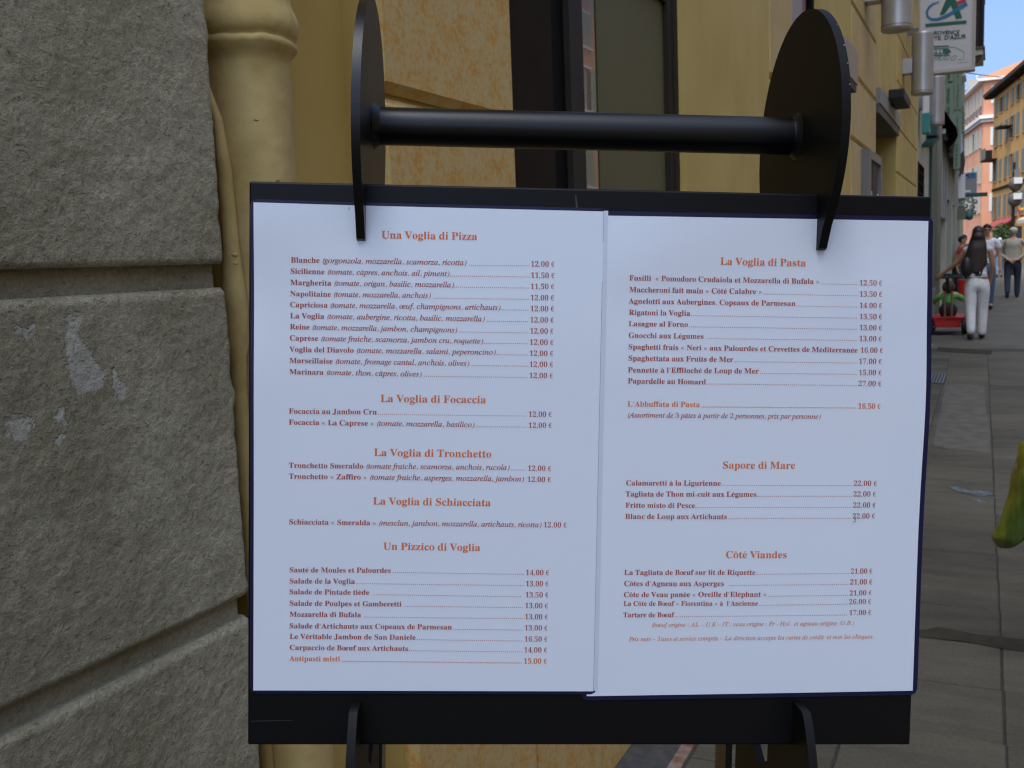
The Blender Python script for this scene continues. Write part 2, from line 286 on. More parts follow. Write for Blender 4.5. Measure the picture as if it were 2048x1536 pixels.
MENU = [
('L', 't', 'b:Una Voglia di Pizza', (79.5, 32.7, 137.5, 32.5), None, None),
('L', 'd', 'b:Blanche|i: (gorgonzola, mozzarella, scamorza, ricotta)', (25.5, 48.3, 131.3, 47.8), (133.0, 48.1, 168.9, 47.7), (170.1, 47.9, 184.8, 47.8, '12,00 €')),
('L', 'd', 'b:Sicilienne|i: (tomate, câpres, anchois, ail, piment)', (25.2, 55.0, 121.0, 54.7), (121.5, 54.8, 169.1, 54.4), (170.2, 54.7, 185.0, 54.7, '11,50 €')),
('L', 'd', 'b:Margherita|i: (tomate, origan, basilic, mozzarella)', (25.2, 61.8, 123.8, 61.4), (124.1, 61.4, 168.9, 61.2), (170.2, 61.5, 184.9, 61.4, '11,50 €')),
('L', 'd', 'b:Napolitaine|i: (tomate, mozzarella, anchois)', (25.1, 68.5, 109.9, 68.1), (111.7, 68.4, 169.0, 68.0), (170.2, 68.3, 184.9, 68.2, '12,00 €')),
('L', 'd', 'b:Capriciosa|i: (tomate, mozzarella, œuf, champignons, artichauts)', (25.0, 75.1, 152.3, 74.6), (152.6, 74.7, 168.8, 74.7), (170.2, 75.0, 185.1, 74.9, '12,00 €')),
('L', 'd', 'b:La Voglia|i: (tomate, aubergine, ricotta, basilic, mozzarella)', (25.1, 81.8, 142.8, 81.7), (144.2, 81.8, 168.9, 81.6), (170.2, 81.8, 185.0, 81.8, '12,00 €')),
('L', 'd', 'b:Reine|i: (tomate, mozzarella, jambon, champignons)', (25.0, 88.4, 126.2, 88.7), (127.8, 88.6, 169.1, 88.4), (170.3, 88.6, 185.0, 88.5, '12,00 €')),
('L', 'd', 'b:Caprèse|i: (tomate fraîche, scamorza, jambon cru, roquette)', (24.9, 95.2, 142.1, 95.2), (142.8, 95.2, 169.2, 95.1), (170.2, 95.4, 185.1, 95.4, '12,00 €')),
('L', 'd', 'b:Voglia del Diavolo|i: (tomate, mozzarella, salami, peperoncino)', (24.9, 102.1, 149.9, 101.9), (150.3, 102.0, 169.0, 102.0), (170.2, 102.2, 185.1, 102.2, '12,00 €')),
('L', 'd', 'b:Marseillaise|i: (tomate, fromage cantal, anchois, olives)', (24.8, 108.8, 133.8, 108.9), (135.4, 108.9, 168.8, 108.8), (170.3, 109.0, 185.1, 108.9, '12,00 €')),
('L', 'd', 'b:Marinara|i: (tomate, thon, câpres, olives)', (24.8, 115.6, 104.9, 115.9), (106.5, 115.9, 168.9, 115.7), (170.3, 115.8, 185.1, 115.8, '12,00 €')),
('L', 't', 'b:La Voglia di Focaccia', (79.8, 131.7, 144.3, 131.6), None, None),
('L', 'd', 'b:Focaccia au Jambon Cru', (24.6, 139.6, 77.9, 139.4), (78.8, 139.6, 168.7, 139.4), (170.3, 139.6, 184.9, 139.5, '12,00 €')),
('L', 'd', 'b:Focaccia « La Caprese »|i: (tomate, mozzarella, basilico)', (24.6, 146.3, 137.6, 146.4), (139.0, 146.3, 168.8, 146.2), (170.4, 146.4, 185.0, 146.3, '12,00 €')),
('L', 't', 'b:La Voglia di Tronchetto', (76.2, 164.8, 148.2, 165.0), None, None),
('L', 'd', 'b:Tronchetto Smeraldo|i: (tomate fraîche, scamorza, anchois, rucola)', (24.8, 172.7, 159.5, 172.5), (160.7, 172.7, 169.0, 172.7), (170.4, 172.9, 185.1, 173.0, '12,00 €')),
('L', 'd', 'b:Tronchetto « Zaffiro »|i: (tomate fraîche, asperges, mozzarella, jambon)', (24.8, 179.4, 168.5, 179.5), None, (170.2, 179.8, 185.1, 179.8, '12,00 €')),
('L', 't', 'b:La Voglia di Schiacciata', (75.9, 194.7, 148.2, 195.1), None, None),
('L', 'd', 'b:Schiacciata « Smeralda »|i: (mesclun, jambon, mozzarella, artichauts, ricotta)', (24.9, 207.4, 179.8, 207.9), None, (180.8, 207.9, 195.4, 208.0, '12,00 €')),
('L', 't', 'b:Un Pizzico di Voglia', (82.4, 222.6, 142.2, 223.0), None, None),
('L', 'd', 'b:Sauté de Moules et Palourdes', (25.3, 237.1, 87.5, 237.0), (89.1, 236.9, 168.9, 237.6), (170.3, 237.8, 185.1, 237.8, '14,00 €')),
('L', 'd', 'b:Salade de la Voglia', (25.3, 244.0, 65.5, 244.0), (66.6, 244.1, 168.7, 244.6), (170.4, 244.8, 184.9, 244.8, '13,00 €')),
('L', 'd', 'b:Salade de Pintade tiède', (25.3, 250.7, 74.4, 250.8), (77.7, 250.9, 167.6, 251.6), (170.3, 251.7, 184.9, 251.8, '13,50 €')),
('L', 'd', 'b:Salade de Poulpes et Gamberetti', (25.4, 257.8, 94.2, 258.0), (96.5, 258.0, 168.6, 258.4), (170.2, 258.5, 184.8, 258.6, '13,00 €')),
('L', 'd', 'b:Mozzarella di Bufala', (25.6, 264.7, 69.4, 264.8), (71.7, 264.9, 168.8, 265.4), (170.2, 265.5, 184.9, 265.6, '13,00 €')),
('L', 'd', 'b:Salade d’Artichauts aux Copeaux de Parmesan', (25.4, 271.9, 125.4, 272.2), (126.6, 272.3, 168.6, 272.5), (170.1, 272.5, 184.8, 272.6, '13,00 €')),
('L', 'd', 'b:Le Véritable Jambon de San Daniele', (25.7, 278.5, 103.1, 278.8), (104.2, 278.9, 168.7, 279.4), (170.2, 279.5, 184.8, 279.6, '16,50 €')),
('L', 'd', 'b:Carpaccio de Bœuf aux Artichauts', (25.7, 285.4, 98.7, 285.8), (99.3, 285.8, 168.5, 286.3), (170.1, 286.4, 184.7, 286.5, '14,00 €')),
('L', 'o', 'b:Antipasti misti', (25.7, 292.3, 56.7, 292.5), (58.1, 292.6, 168.6, 293.3), (170.0, 293.4, 184.7, 293.5, '15,00 €')),
('R', 't', 'b:La Voglia di Pasta', (286.5, 44.4, 340.0, 44.5), None, None),
('R', 'd', 'b:Fusilli  « Pomodoro Crudaiola et Mozzarella di Bufala »', (230.6, 55.1, 348.8, 55.1), (349.7, 55.2, 372.0, 55.3), (373.4, 55.5, 387.8, 55.5, '12,50 €')),
('R', 'd', 'b:Maccheroni fait main « Côté Calabre »', (230.8, 62.2, 313.3, 62.0), (314.3, 62.1, 372.2, 62.2), (373.6, 62.4, 388.0, 62.4, '13,50 €')),
('R', 'd', 'b:Agnelotti aux Aubergines, Copeaux de Parmesan', (230.7, 69.2, 334.2, 68.9), (335.1, 69.1, 372.1, 69.2), (373.8, 69.4, 388.2, 69.4, '14.00 €')),
('R', 'd', 'b:Rigatoni la Voglia', (230.9, 76.1, 269.0, 76.0), (269.6, 76.1, 372.4, 76.0), (374.0, 76.3, 388.4, 76.2, '13,50 €')),
('R', 'd', 'b:Lasagne al Forno', (230.9, 83.0, 267.8, 82.9), (268.6, 83.0, 372.6, 82.8), (374.2, 83.1, 388.6, 83.1, '13,00 €')),
('R', 'd', 'b:Gnocchi aux Légumes', (231.0, 90.2, 277.7, 90.0), (279.9, 90.1, 372.6, 89.7), (374.4, 89.9, 388.8, 89.9, '13,00 €')),
('R', 'd', 'b:Spaghetti frais « Neri » aux Palourdes et Crevettes de Méditerranée', (231.0, 97.2, 373.8, 97.0), None, (375.4, 97.0, 389.7, 97.0, '16,00 €')),
('R', 'd', 'b:Spaghettata aux Fruits de Mer', (231.1, 104.2, 296.4, 104.0), (297.5, 104.0, 373.1, 103.7), (374.7, 103.9, 389.3, 103.8, '17,00 €')),
('R', 'd', 'b:Pennette à l’Effiloché de Loup de Mer', (231.1, 111.4, 312.4, 110.9), (313.6, 111.0, 373.3, 110.7), (374.9, 110.9, 389.4, 110.8, '15,00 €')),
('R', 'd', 'b:Papardelle au Homard', (231.2, 118.2, 279.8, 118.1), (280.4, 118.1, 373.6, 117.6), (374.8, 117.7, 389.5, 117.7, '27,00 €')),
('R', 'o', 'b:L’Abbuffata di Pasta', (231.3, 132.4, 276.4, 132.2), (277.7, 132.3, 373.8, 131.6), (375.2, 131.7, 389.5, 131.7, '16,50 €')),
('R', 'd', 'i:(Assortiment de 3 pâtes à partir de 2 personnes, prix par personne)', (231.3, 139.2, 352.2, 138.5), None, None),
('R', 't', 'b:Sapore di Mare', (291.4, 170.2, 337.1, 169.8), None, None),
('R', 'd', 'b:Calamaretti à la Ligurienne', (231.5, 181.4, 290.8, 180.9), (291.5, 180.9, 373.3, 180.2), (374.2, 180.1, 389.1, 180.0, '22,00 €')),
('R', 'd', 'b:Tagliata de Thon mi-cuit aux Légumes', (231.4, 188.3, 313.4, 187.6), (313.8, 187.6, 373.2, 186.9), (374.2, 186.8, 388.8, 186.7, '22,00 €')),
('R', 'd', 'b:Fritto misto di Pesce', (231.5, 195.3, 275.1, 195.0), (275.6, 194.9, 373.1, 193.9), (374.3, 193.8, 388.9, 193.6, '22,00 €')),
('R', 'd', 'b:Blanc de Loup aux Artichauts', (231.5, 202.3, 295.3, 201.8), (296.5, 201.7, 373.1, 200.8), (374.2, 200.7, 388.7, 200.5, '22,00 €')),
('R', 't', 'b:Côté Viandes', (295.0, 226.3, 333.8, 226.0), None, None),
('R', 'd', 'b:La Tagliata de Bœuf sur lit de Riquette', (231.7, 237.4, 314.2, 236.7), (314.9, 236.6, 373.0, 235.7), (374.3, 235.6, 388.5, 235.4, '21,00 €')),
('R', 'd', 'b:Côtes d’Agneau aux Asperges', (231.7, 244.4, 294.6, 243.9), (297.8, 243.8, 372.9, 242.6), (374.2, 242.5, 388.6, 242.3, '21,00 €')),
('R', 'd', 'b:Côte de Veau panée « Oreille d’Eléphant »', (231.7, 251.4, 321.7, 250.5), (322.6, 250.5, 372.9, 249.6), (374.1, 249.5, 388.5, 249.2, '21,00 €')),
('R', 'd', 'b:La Côte de Bœuf « Fiorentina » à  l’Ancienne', (231.7, 256.9, 316.4, 256.2), (317.4, 256.2, 372.8, 255.2), (374.0, 255.1, 388.4, 254.9, '26,00 €')),
('R', 'd', 'b:Tartare de Bœuf', (231.7, 264.1, 263.5, 263.8), (264.2, 263.8, 372.7, 262.1), (374.3, 262.0, 388.7, 261.8, '17,00 €')),
('R', 's', 'i:(bœuf origine : AL – U.K – IT.. veau origine : Fr - Hol.  et agneau origine  G.B.)', (249.5, 270.1, 378.0, 268.2), None, None),
('R', 's', 'i:Prix nets – Taxes et service compris – La direction accepte les cartes de crédit  et non les chèques.', (235.7, 279.2, 391.0, 276.8), None, None),
]

# ================================================================ PAVEMENT
g = MB().add([(-60, -60, -.008), (140, -60, -.008), (140, 600, -.008), (-60, 600, -.008)], [(0, 1, 2, 3)]).build('ground', paving('distant_paving', (.052, .047, .035), (.150, .135, .100)))
struct(g)
pv = bpy.data.objects.new('pavement', None); COL.objects.link(pv); struct(pv)
bed = MB().add([(-.70, 1.0, -.0045), (1.95, 1.0, -.0045), (1.95, 13.4, -.0045), (-.70, 13.4, -.0045)], [(0, 1, 2, 3)]).build('joint_bed', mt['ground'], pv)
JO = .010
row = 0; y = 1.288
xs = [-.665, -.335, .048, .43, .81, 1.19, 1.57]
while y < 12.9:
    for i in range(len(xs) - 1):
        dx = -.008 * (y - 3)
        x0, x1 = xs[i] + dx, xs[i + 1] + dx
        if i == 0: x0 = -.665
        if row % 2 and i == 3: x1 -= .12
        if row % 2 and i == 4: x0 -= .12
        g0 = .0035 if random.random() < .6 else .006
        b = MB().slab(x0 + g0 * .7, x1 - g0 * .7, y + g0 * .5, y + .343 - g0 * .5, -.03, random.uniform(-.0012, .0012), .0022)
        b.build('paving_slab', mt['slab'], pv)
    y += .343; row += 1
# gutter strip with the worn red edging along the wall
MB().box(-.82, -.70, -2, 14, -.03, -.001).build('gutter_strip', P('dark_asphalt', (.05, .048, .045), .9, (.075, .072, .066), 30, bump=.5, bs=60), pv)
MB().box(-.699, -.668, -2, 14, -.03, .0035).build('edging_strip', P('worn_red_edging', (.17, .065, .038), .6, (.30, .24, .19), 25), pv)
# drain grate
gr = thing('drain_grate', 'dark slotted metal drain grate set in the pavement near the wall', 'drain', (-.46, 10.25, 0))
MB().box(-.545, -.375, 9.85, 10.65, .001, .0045).build('grate_plate', mt['dark'], gr)
for i in range(6):
    MB().box(-.54 + i * .028, -.527 + i * .028, 9.87, 10.63, .0045, .009).build('bar', mt['greyd'], gr)
def decal(name, pts, m, lab, cat, z=.0022, jag=0):
    b = MB(); n = len(pts); c = sum((Vector((p[0], p[1], 0)) for p in pts), Vector()) / n
    ring = []
    for i in range(n):
        p, q = Vector((*pts[i], 0)), Vector((*pts[(i + 1) % n], 0))
        for k in range(6):
            v = p.lerp(q, k / 6); d = (v - c); ring.append(v + d * (noise.noise(v * 14) * jag))
    vs = [(v.x, v.y, z) for v in ring] + [(c.x, c.y, z)]
    b.add(vs, [(i, (i + 1) % len(ring), len(ring)) for i in range(len(ring))])
    o = b.build(name, m); tag(o, lab, cat); return o
wet = P('damp_stain', (.040, .035, .024), .9, (.055, .048, .034), 14, spec=.1); bl = P('pale_blue_spill', (.14, .19, .20), .6, (.08, .085, .075), 40, lo=.42, hi=.52); pl = P('pale_worn_stone', (.135, .122, .092), .8, (.085, .076, .056), 9)
q = lambda px, py: tuple(g_at(px, py))
def g_at(px, py):
    d = Vector((px - 1024, py - 768, 1991)); w = Vector([sum(RC[i][j] * d[j] for j in range(3)) for i in range(3)])
    t = -1.25 / w.z; return (w.x * t, w.y * t)
decal('damp_stain', [q(1826, 1262), q(1880, 1256), q(1960, 1270), q(2010, 1276), q(2075, 1282), q(2075, 1308), q(2000, 1298), q(1930, 1284), q(1836, 1275)], wet, 'dark damp streak running across the slabs beside the menu board', 'stain', jag=.12)
decal('paint_spill', [q(1905, 972), q(1935, 980), q(1978, 984), q(1984, 992), q(1948, 990), q(1915, 984)], bl, 'pale blue paint spill on the slabs beside the green bag, upper streak', 'spill', jag=.8)
decal('paint_spill', [q(1935, 995), q(1958, 998), q(1974, 1006), q(1956, 1005)], bl, 'shorter pale blue paint spill just below the longer one', 'spill', jag=.9)
decal('worn_patch', [q(1892, 770), q(1968, 768), q(1982, 908), q(1866, 892)], pl, 'long pale worn strip of slabs in front of the drain grate', 'worn patch', z=.0019, jag=.10)
decal('asphalt_patch', [q(1876, 694), q(1986, 702), q(1982, 710), q(1872, 703)], wet, 'dark rectangular repair patch across the pavement behind the woman', 'patch', z=-.0035 + .006)

# ================================================================ STONE BUILDING (near left)
sb = thing('stone_building', 'rough grey rendered building with deep horizontal grooves, left of the drainpipe', 'building', (-.8, 0, 0))
BY0, YE = -3.0, .881
def rough_block(z0, z1, y0, fine):
    b = MB(); XF, XB = -.780, -.806
    ny = int((YE - y0) / (.0036 if fine else .03)); nz = int((z1 - z0) / (.0036 if fine else .03))
    vs = []; fs = []
    for j in range(nz + 1):
        z = z0 + (z1 - z0) * j / nz
        for i in range(ny + 1):
            y = y0 + (YE - y0) * i / ny
            d = min(z1 - z, 1); e = min(z - z0, 1); f = min(YE - y, 1)
            p = Vector((y * 22, z * 22, z0))
            x = XF + .0011 * noise.noise(p) + .0009 * noise.noise(p * 3.1) + .0007 * noise.noise(p * 8)
            rag = .0015 * noise.noise(Vector((y * 30, z0 * 5, 2)))
            for (dd, w, dep) in ((d + rag, .008, .006), (e, .003, .003), (f + .004 * noise.noise(Vector((z * 40, 1, 1))), .004, .005)):
                if dd < w: x -= dep * (1 - max(dd, 0) / w) ** 2
            yy = y + (.0022 * noise.noise(Vector((z * 45, 3, z0))) + .0012 * noise.noise(Vector((z * 12, 3, z0))) if i == ny else 0)
            vs.append((x, yy, z))
    n1 = ny + 1
    for j in range(nz):
        for i in range(ny): fs.append((j * n1 + i, j * n1 + i + 1, (j + 1) * n1 + i + 1, (j + 1) * n1 + i))
    b.add(vs, fs)
    o = len(vs)
    # returns to the wall core: top, bottom, end
    def strip(idx, flip):
        base = [vs[i] for i in idx]; back = [(-.95, p[1], p[2]) for p in base]; m = len(base)
        b.add(base + back, [((i, i + 1, m + i + 1, m + i) if not flip else (i, m + i, m + i + 1, i + 1)) for i in range(m - 1)])
    strip([nz * n1 + i for i in range(n1)], False); strip([i for i in range(n1)], True); strip([j * n1 + ny for j in range(nz + 1)], True)
    return b
tops = [.1035 + .3855 * k for k in range(0, 10)]      # joints near z = .83 and 1.23
for k, zt in enumerate(tops):
    z0, z1 = zt + .0015, zt + .3855 - .025
    fine = 1 <= k <= 3
    rough_block(z0 + .0, z1, .02 if fine else -3.0, fine).build('stone_block', mt['plaster'], sb, smooth=True)
    if fine: MB().box(-.95, -.7805, -3.0, .02, z0, z1).build('stone_block', mt['plaster'], sb)
MB().box(-14, -.794, -20, .875, 0, 3.93).build('wall_core', mt['plaster'], sb)
MB().box(-14, -.80, -20, .876, 3.93, 14.5).build('upper_wall', mt['plaster'], sb)
MB().box(-14, -.74, -20, .88, 3.94, 4.15).build('string_course', mt['cream'], sb)
for yy in (-15, -11, -7, -3.4):
    for zz in (5.2, 8.6, 11.6):
        w = MB().box(-.80, -.78, yy, yy + 1.1, zz, zz + 1.8).build('window', mt['glass'], sb)
        for q_ in (yy - .55, yy + 1.1): MB().box(-.79, -.76, q_, q_ + .55, zz, zz + 1.8).build('shutter', mt['shut_g'], w)

# ================================================================ DRAINPIPE
dp = thing('drainpipe', 'thick yellow drainpipe with swollen collar, in the corner beside the grey wall', 'pipe', (-.833, 1.0, 0))
def wob(o, a, f):
    for v in o.data.vertices:
        p = v.co * f; v.co += Vector((noise.noise(p), noise.noise(p + Vector((5, 5, 5))), noise.noise(p + Vector((9, 1, 3))))) * a
z = 0; prof = [(0, .055)]
zz = .02
while zz < 1.505: prof.append((zz, .055)); zz += .02
prof += [(1.506, .0555), (1.513, .060), (1.519, .0655), (1.523, .0665), (1.527, .0650), (1.530, .0618), (1.533, .0650), (1.538, .0680), (1.546, .0690), (1.554, .0680), (1.562, .0650), (1.570, .0615), (1.58, .060), (1.60, .0595)]
zz = 1.64
while zz < 3.2: prof.append((zz, .0585)); zz += .06
prof.append((14, .0585))
o = MB().lathe((-.833, 1.0, 0), (0, 0, 1), prof, 72).build('pipe', mt['pipe'], dp, smooth=True); wob(o, .0014, 24)
for v in o.data.vertices:
    if 1.49 * K < v.co.z < 1.60 * K:
        p = v.co * 70; v.co += Vector((noise.noise(p), noise.noise(p + Vector((5, 5, 5))), noise.noise(p + Vector((9, 1, 3))) * 1.5)) * .0013
for a_, z_, l_ in ((.25, 1.600, .03), (-.15, 1.594, .022), (.3, 1.36, .005), (.05, 1.29, .007), (-.1, 1.43, .006)):
    pts = []
    for i in range(7):
        t_ = a_ + (i / 6 - .5) * l_ / .066; r_ = (.0665 if z_ < 1.56 else .0600) if z_ > 1.5 else .0556
        pts.append((-.833 + r_ * math.cos(t_ - .6), 1.0 + r_ * math.sin(t_ - .6), z_ + .003 * noise.noise(Vector((i * 1.7, a_ * 9, z_)))))
    MB().tube(pts, .00045, 5).build('paint_crack', P('crack_shadow', (.06, .04, .02), .9) if 'crack_shadow' not in bpy.data.materials else bpy.data.materials['crack_shadow'], dp)
pts = [(-.835, .935, 1.47), (-.824, .935, 1.43), (-.818, .935, 1.37), (-.817, .935, 1.28), (-.817, .935, 1.245), (-.816, .935, 1.215), (-.817, .935, 1.17), (-.818, .935, 1.15), (-.819, .935, 1.1), (-.820, .935, .9), (-.821, .935, .1)]
rs = [.003, .006, .008, .0095, .0125, .0145, .0145, .0105, .0095, .009, .009]
o = MB().tube(pts, rs, 14).build('lead_branch', mt['pipe'], dp, smooth=True); wob(o, .002, 40)
for zc in (1.272, 1.262): MB().ball((-.810, .932, zc), .004, .005, .0035).build('solder_lump', mt['pipe'], dp, smooth=True)

# ================================================================ YELLOW BUILDING
yb = thing('yellow_building', 'ochre yellow building front with grooved pilasters and dark shop windows behind the menu board', 'building', (-.82, 7, 0))
Y, YP = mt['yellow'], mt['yellow_pink']
XB = -.885
def wallp(y0, y1, z0, z1, x=-.83, m=Y, name='wall', xb=-1.25): return MB().box(xb, x, y0, y1, z0, z1).build(name, m, yb)
wallp(.8765, 1.288, 0, 4.2, -.885, Y)                       # recess behind the pipe
def pilaster(y0, y1, m, ztop=4.2, zmin=0, ch=.014, dz=0, skip=0):
    MB().box(-1.25, -.842, y0, y1, 0, ztop).build('pilaster_core', Y, yb)
    zs = [0] + [.30 + dz + .415 * k for k in range(skip, 10)]
    for a, b in zip(zs, zs[1:]):
        if b > ztop + .05: break
        MB().cham(-.90 if False else -.8415, -.82, y0, y1, a + .004, b - .004, ch).build('stone_block', m, yb)
pilaster(1.288, 1.757, mt['mottled'], dz=-.036, skip=1)
wallp(1.759, 2.108, 0, .84, -.8205, mt['mottled'], 'window_apron'); wallp(2.112, 2.955, 0, .84, -.8205, mt['mottled'], 'window_apron')
wallp(1.757, 2.955, 3.3, 4.2, -.83, Y, 'lintel_wall')
MB().box(-.98, -.80, 1.752, 2.96, .84, .87).build('sill', mt['groove'], yb)
# shop window
sw = MB().box(-1.30, -.858, 1.757, 2.030, .87, 3.3).build('window', mt['brown'], yb)
MB().box(-1.30, -.866, 2.031, 2.118, .87, 3.3).build('frame', mt['black_frame'], sw)
MB().box(-1.0, -.852, 2.119, 2.16, .87, 3.3).build('frame', mt['frame'], sw); MB().box(-1.0, -.857, 2.162, 2.212, .87, 3.3).build('frame', mt['frame'], sw)
# door-like pane: thin clear strip, then glazing with a blind behind it
MB().box(-.875, -.872, 2.213, 2.90, .87, 3.3).build('pane', mt['pane'], sw)
MB().box(-.8715, -.869, 2.338, 2.90, .87, 2.10).build('blind', mt['blind'], sw)
MB().box(-.868, -.852, 2.88, 2.915, .87, 3.3).build('frame', mt['frame'], sw); MB().box(-.90, -.846, 2.918, 2.954, .87, 3.3).build('frame', mt['frame'], sw)
MB().box(-.868, -.856, 2.34, 2.88, 1.975, 2.06).build('transom', mt['frame'], sw)
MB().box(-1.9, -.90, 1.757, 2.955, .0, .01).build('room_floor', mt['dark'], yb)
wallp(2.955, 4.19, 0, 4.2, -.824, Y)
pilaster(4.19, 4.70, YP)
wallp(4.70, 5.62, 2.95, 4.2, -.83, Y); wallp(4.70, 5.62, 0, .84, -.83, Y, 'window_apron')
sw2 = MB().box(-.96, -.93, 4.70, 5.62, .84, 2.95).build('window', mt['glass'], yb)
for q_ in ((-.87, 4.70, 4.76, .84, 2.95), (-.87, 5.54, 5.62, .84, 2.95), (-.875, 4.76, 5.54, 2.15, 2.25)): MB().box(-.93, *q_).build('frame', mt['black_frame'], sw2)
MB().box(-.93, -.885, 4.80, 5.35, 2.25, 2.95).build('pane', P('greyish_pink_panel', (.26, .21, .22), .4), sw2)
MB().box(-.93, -.884, 5.35, 5.44, 2.25, 2.95).build('pane', P('dark_red_panel', (.18, .03, .03), .4), sw2)
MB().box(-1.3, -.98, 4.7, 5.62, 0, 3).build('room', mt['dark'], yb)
wallp(5.62, 6.78, 0, 4.2, -.826, Y)
pilaster(6.78, 8.25, YP)
# doorway
wallp(8.25, 10.12, 2.47, 4.2, -.826, Y, 'lintel_wall')
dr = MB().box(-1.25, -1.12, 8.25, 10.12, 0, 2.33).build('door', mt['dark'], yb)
for q_ in ((8.30, 8.45), (9.1, 9.25), (9.98, 10.1)): MB().box(-1.12, -1.08, *q_, 0, 2.3).build('frame', mt['black_frame'], dr)
MB().box(-1.0, -.80, 8.25, 10.12, 2.285, 2.352).build('door_lintel', P('grey_green_lintel', (.11, .10, .075), .7), yb)
MB().box(-.85, -.79, 8.25, 10.12, 2.355, 2.47).build('fascia', P('grey_fascia', (.25, .24, .22), .6), yb)
wallp(10.12, 12.95, 0, .715, -.82, Y)
pilaster(10.12, 12.95, Y, ch=.008)
MB().box(-1.1, -.72, .90, 12.97, 4.2, 4.36).build('cornice', YP, yb)
MB().box(-14, -.84, .925, 12.97, 4.36, 15.5).build('upper_wall', Y, yb)
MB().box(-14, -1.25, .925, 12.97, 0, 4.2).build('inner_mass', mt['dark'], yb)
MB().box(-14.2, -.5, .9, 13.0, 15.5, 15.8).build('roof', P('terracotta_tiles', (.42, .16, .07), .8, (.50, .21, .10), 6), yb)
for yy in (1.7, 4.6, 7.6, 10.6):
    for zz in (5.2, 8.6, 11.8):
        w = MB().box(-.86, -.83, yy, yy + 1, zz, zz + 1.8).build('window', mt['glass'], yb)
        for q_ in (yy - .5, yy + 1.0): MB().box(-.835, -.80, q_, q_ + .5, zz, zz + 1.8).build('shutter', mt['shut_g'], w)
        MB().box(-.84, -.74, yy - .1, yy + 1.1, zz - .1, zz).build('sill', YP, w)

# display case on the pilaster before the doorway
dc = thing('display_case', 'glazed grey display case holding white cards, on the pilaster before the dark doorway', 'display case', (-.8, 7.8, 1.4))
MB().box(-.822, -.79, 7.30, 8.16, 1.05, 1.93).build('case_back', mt['greyd'], dc)
for q_ in ((7.30, 7.42, 1.05, 1.93), (8.08, 8.16, 1.05, 1.93), (7.42, 8.08, 1.87, 1.93), (7.42, 8.08, 1.05, 1.1)): MB().box(-.79, -.765, *q_).build('frame', mt['greyd'], dc)
MB().box(-.79, -.783, 7.66, 8.0, 1.1, 1.87).build('pane', mt['dark'], dc)
for a, b in ((7.46, 7.62), (8.0, 8.07)): MB().box(-.79, -.781, a, b, 1.15, 1.66).build('card', mt['white'], dc)
ab = thing('alarm_box', 'small grey alarm box on the flat yellow wall beside the grooved pilaster', 'alarm box', (-.78, 6.3, 2.3))
MB().box(-.826, -.76, 6.05, 6.6, 2.25, 2.44).build('box_body', P('beige_plastic', (.34, .27, .20), .6), ab)
MB().box(-.826, -.765, 6.1, 6.55, 2.20, 2.25).build('dark_underside', mt['dark'], ab)  # dark strip set along the underside of the box
cb = thing('security_camera', 'small black boxy camera fixed above the dark doorway', 'camera', (-.78, 9.2, 2.5))
MB().box(-.79, -.67, 8.9, 9.6, 2.46, 2.54).build('camera_body', mt['dark'], cb, bevel=.01)
MB().box(-.83, -.79, 9.1, 9.3, 2.44, 2.5).build('bracket', mt['greyd'], cb)

# cylinder wall lamps
def lamp(x, y, zb, h, lab):
    t = thing('wall_lamp', lab, 'lamp', (x, y, zb), group='cylinder lamps along the yellow front')
    r = .1
    MB().lathe((x, y, zb), (0, 0, 1), [(.0, r), (.012, r + .001), (.022, r), (h - .02, r), (h, r)], 36).build('lamp_body', mt['metal'], t, smooth=False)
    for p in t.children: p.data.shade_smooth()
    MB().lathe((x, y, zb), (0, 0, 1), [(.022, r + .0015), (.026, r + .0015)], 36, False).build('trim_ring', P('red_pinstripe', (.13, .06, .05), .6) if 'rp' not in mt else mt['rp'], t)
    MB().lathe((x, y, zb - .002), (0, 0, 1), [(0, r - .022), (.004, r - .022)], 24).build('lens', mt['dark'], t)
    MB().lathe((x, y, zb - .006), (0, 0, 1), [(.0, r - .004), (.006, r - .001)], 36).build('rim', mt['metal'], t)
    MB().box(-.84, x - r + .012, y - .07, y + .07, zb + .2, zb + .34).build('bracket', mt['metal'], t)
    return t
lamp(-.618, 7.515, 2.73, .56, 'nearest of the three aluminium cylinder lamps, cut by the top of the photo')
lamp(-.645, 10.729, 2.73, .575, 'middle cylinder lamp, overlapping the left edge of the bank sign')
lamp(-.656, 13.53, 2.73, .575, 'farthest cylinder lamp, hanging below the bank sign')

